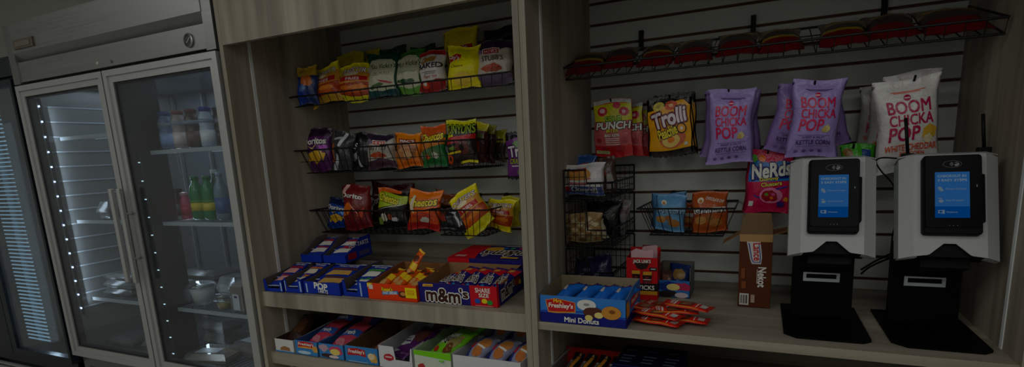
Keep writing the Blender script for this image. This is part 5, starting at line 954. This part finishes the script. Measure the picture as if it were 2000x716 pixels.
GR=mat((10,128,62),.18,0,'paint'); SODA=[(a,b*.88) for a,b in ((.022,0),(.031,.012),(.031,.09),(.029,.1),(.031,.118),(.030,.148),(.024,.174),(.0145,.19),(.0145,.205))]
for u,lb in ((393,'green soda bottle with yellow label, left of the pair'),(416,'green soda bottle with yellow label, right of the pair')):
    q=PY(u,432,.18); bottle('soda_bottle',lb,'bottle',q.x,.18,1.190,SODA,[(.042,.078,mat((226,200,24),.4)),(.078,.09,mat((84,150,50),.4))],mat((10,110,60),.4),.18,None,GR)
q=PY(436,432,.24); bottle('soda_bottle','green bottle with blue label and white cap by the door edge','bottle',q.x,.23,1.190,SODA[:-2]+[(.0125,.19),(.0125,.205)],[(.04,.105,mat((110,160,210),.4))],mat((200,210,216),.4),.205,None,mat((20,78,58),.2))
q=PY(452,432,.2); bottle('water_bottle','clear blue water bottle at the door edge, second shelf','bottle',q.x,.17,1.190,SODA[:-2]+[(.0125,.18),(.0125,.195)],[(.03,.1,mat((70,104,160),.4))],mat((150,170,190),.4),.195,None,mat((120,140,156),.2))
q=PY(372,432,.2); bottle('drink_bottle','pink drink bottle left of the green soda pair','bottle',q.x,.19,1.190,[(.024,0),(.028,.008),(.028,.09),(.025,.11),(.02,.12),(.02,.13)],[(.02,.08,mat((196,40,70),.4))],mat((206,140,160),.4),.13,None,mat((206,70,110),.35)).scale=(.8,.8,.84)
q=PY(345,432,.3); bottle('drink_bottle','dark red bottle behind the pink drink bottle','bottle',q.x,.33,1.190,[(.024,0),(.028,.008),(.028,.09),(.02,.11),(.02,.12)],[(.02,.06,mat((120,110,120),.4))],mat((90,60,70),.4),.12,None,mat((70,24,30),.35))
CLR=glass('clear_plastic',(.84,.86,.87),.16,.1,.25)
def tub(label,x,y,z,wb,wt,h,liq,lh,lc,name='food_tub'):
    o=empty(name,(x,y,z),label,'container'); m=MB(); m.lathe([(wb,0),(wt,h)],0,0,0,liq,20); m.build('cup',o)
    m=MB(); m.lathe([(wt*1.1,h),(wt*1.1,h+.006),(wt*.9,h+.018),(wt*.3,h+.02)],0,0,0,CLR,20); m.build('lid',o)
    if lh: m=MB(); m.lathe([(wb*.96,.002),(wb+(wt-wb)*lh/h*.97,lh)],0,0,0,lc,20); m.build('filling',o)
    return o
q=PY(405,602,.2); tub('white food tub with clear lid on the third fridge shelf',q.x,.19,.779,.04,.058,.085,mat((196,200,196),.4),0,None)
q=PY(437,606,.14); tub('small clear cup half full of yellow sauce',q.x,.15,.779,.026,.033,.055,CLR,.026,mat((206,170,40),.3),'sauce_cup')
def wedge(label,x,y,z,w,d,h,c,lbl=True,name='sandwich_pack'):
    o=empty(name,(x,y,z),label,'food package'); m=MB(); m.prism([(0,0),(d,0),(d*.9,h*.8),(d*.5,h),(0,h*.86)],-w/2,w/2,lambda a,b,q:Vector((q,a,b)),mat(c,.5)); m.build('filling',o)
    m=MB(); e=.004; m.prism([(-e,-.0),(d+e,-.0),(d*.9+e,h*.8+e),(d*.5,h+e*1.5),(-e,h*.86+e)],-w/2-e,w/2+e,lambda a,b,q:Vector((q,a,b)),CLR); m.build('wrapper',o)
    if lbl: m=MB(); m.box(-w*.28,w*.28,-e-.0015,-e-.0005,h*.05,h*.62,paint((206,210,216))); m.box(-w*.12,w*.12,-e-.002,-e-.0015,h*.48,h*.56,paint((60,60,90))); m.build('label_sticker',o)
    return o
q=PY(466,606,.13); wedge('sandwich pack with white sticker at the door edge, third shelf',q.x,.13,.779,.075,.1,.13,(176,150,126))
def clam(label,x,y,z,w,d,h,c,sticker=None,ang=0,name='clamshell_box'):
    o=empty(name,(x,y,z),label,'food package',None,(0,0,ang)); m=MB(); m.prism([(-w/2+.012,-d/2+.012),(w/2-.012,-d/2+.012),(w/2-.012,d/2-.012),(-w/2+.012,d/2-.012)],.004,h*.6,lambda a,b,q:Vector((a,b,q)),mat(c,.6,0,'card')); m.build('filling',o)
    m=MB(); 
    def fr_(z0,i0,z1,i1): 
        vs=[Vector((sx*(w/2-i),sy*(d/2-i),z)) for z,i in ((z0,i0),(z1,i1)) for sx,sy in ((-1,-1),(1,-1),(1,1),(-1,1))]
        m.add(vs,[[0,1,5,4],[1,2,6,5],[2,3,7,6],[3,0,4,7],[4,5,6,7],[3,2,1,0]],CLR)
    fr_(0,.012,h*.45,0); fr_(h*.45,0,h,.018); m.build('shell',o)
    if sticker: m=MB(); m.box(-w*.3,w*.2,-d*.3,d*.05,h+.0006,h+.0016,paint(sticker)); m.build('label_sticker',o)
    return o
q=PY(395,560,.35); clam('flat clear food tray at the back of the third shelf',q.x,.40,.779,.24,.18,.07,(120,104,92)); 
o=clam('clear food tray stacked on the flat one, third shelf',q.x+.02,.41,.851,.23,.17,.05,(100,90,84))
q=PY(440,560,.3); clam('clear food box behind the sauce cup and sandwich',q.x,.36,.779,.14,.12,.1,(116,110,100))
q=PY(412,655,.25); clam('clear box of dark berries on the fridge floor',q.x-.02,.34,.506,.17,.14,.075,(40,36,34)); clam('clear box stacked upon the dark berries box',q.x-.02,.34,.583,.165,.135,.06,(70,66,62))
q=PY(410,700,.15); clam('sandwich tray with white sticker lying on fridge floor',q.x+.02,.17,.506,.24,.17,.05,(170,140,104),(196,200,206),.25)
q=PY(470,690,.2); clam('wrapped sandwich with white sticker beside the sticker tray',q.x+.0,.30,.506,.2,.16,.07,(150,120,96),(190,196,204),-.1)
q=PY(330,670,.2); bottle('drink_bottle','small clear bottle on the fridge floor by centre post','bottle',q.x-.03,.33,.506,[(.02,0),(.024,.02),(.024,.08),(.015,.1),(.015,.11)],[],mat((170,176,180),.4),.11,None,mat((140,146,150),.2))
# left door shelves
for i,(lb,x,y,z,w,d,h,c,st) in enumerate((('flat dark food tray lowest on the left fridge shelf',PY(233,586,.13).x,.215,.785,.24,.18,.042,(50,46,50),None),('white labelled food tray stacked second on left shelf',PY(233,575,.13).x,.215,.829,.235,.18,.042,(176,176,182),(200,196,190)),('pale food tray topmost of the left shelf stack',PY(231,560,.13).x,.22,.873,.235,.18,.034,(166,166,170),None),('clear tray lying on the left fridge floor',PY(235,680,.13).x,.22,.506,.24,.19,.05,(120,116,112),None),('clear tray on the left fridge floor by the centre post',PY(290,690,.13).x,.22,.506,.13,.17,.05,(130,126,122),(190,190,190)),('bag shaped pale box on the left middle shelf',PY(202,430,.14).x,.19,1.194,.1,.1,.085,(150,140,136),None))): clam(lb,x,y,z,w,d,h,c,st)
clam('pinkish food box on the black cooler shelf',-2.80,.21,1.207,.14,.14,.05,(170,110,120)); clam('clear salad box on the lower black cooler shelf',-2.80,.25,.867,.16,.16,.08,(120,130,120)); clam('pale food box on the upper black cooler shelf',-2.80,.25,1.508,.15,.15,.06,(120,126,130))
for i,(x,y,a) in enumerate(((-2.87,.18,.2),(-2.76,.28,-.3))): clam(['crinkled clear package at the black cooler floor, nearer the lamps','crinkled clear package at the black cooler floor, nearer the steel fridge'][i],x,y,.527,.16,.13,.08,(120,116,106),None,a)
# ================================================================ LAMPS
def area(name,loc,sx,sy,pw,col=(.985,1,.97),rot=(0,0,0)):
    l=bpy.data.lights.new(name,'AREA'); l.shape='RECTANGLE'; l.size=sx; l.size_y=sy; l.energy=pw; l.color=col
    o=bpy.data.objects.new(name,l); COL.objects.link(o); o.location=loc; o.rotation_euler=rot; return o
for i,(x,y,p) in enumerate(((-3,-1.6,5),(-1,-1.6,4),(1.1,-1.6,3.5),(-3,-2.8,7.5),(-1,-2.8,9.5),(1.1,-2.8,9.5))): area('ceiling_panel_lamp',(x,y,2.72),1.2,.6,p)
COOLC=(.72,.86,1)
area('cooler_lamp',(-2.96,.06,1.1),.05,1.2,2.2,COOLC,(math.pi/2,0,math.radians(-140)))
area('fridge_lamp_and_fill',(-2.555,.075,1.25),.03,1.0,.38,COOLC,(math.pi/2,0,math.radians(-15)))
area('fridge_lamp_and_fill',(-2.26,.42,1.845),.5,.4,.62,COOLC,(0,0,0))  # added fill under the fridge ceiling, not a fitting of the fridge
area('fridge_lamp_and_fill',(-1.86,.21,1.1),.03,1.1,.7,COOLC,(math.pi/2,0,math.radians(-60)))
area('fridge_lamp_and_fill',(-1.6,.42,1.845),.5,.4,.36,COOLC,(0,0,0))  # same added fill for the right-hand compartment
# ================================================================ WORLD, CAMERA, VIEW
w=bpy.data.worlds.new('room_air'); scene.world=w; w.use_nodes=True; w.node_tree.nodes['Background'].inputs[0].default_value=(.5,.52,.55,1); w.node_tree.nodes['Background'].inputs[1].default_value=.02
cam=bpy.data.cameras.new('camera'); co=bpy.data.objects.new('camera',cam); COL.objects.link(co); scene.camera=co
cam.sensor_fit='HORIZONTAL'; cam.sensor_width=36; cam.lens=FPX/2000*36; cam.shift_y=PYO/2000; cam.clip_start=.02
R3=CR.to_3x3() if hasattr(CR,'to_3x3') else CR
m=Matrix((( R3[0][0],R3[0][2],-R3[0][1],CAM.x),(R3[1][0],R3[1][2],-R3[1][1],CAM.y),(R3[2][0],R3[2][2],-R3[2][1],CAM.z),(0,0,0,1)))
co.matrix_world=m
vs=scene.view_settings; vs.view_transform='Standard'; vs.look='None'; vs.exposure=0.; vs.gamma=1; vs.use_curve_mapping=False
scene.cycles.use_denoising=True; scene.cycles.max_bounces=7; scene.cycles.transparent_max_bounces=16; scene.cycles.sample_clamp_indirect=2.; scene.cycles.caustics_reflective=False; scene.cycles.caustics_refractive=False
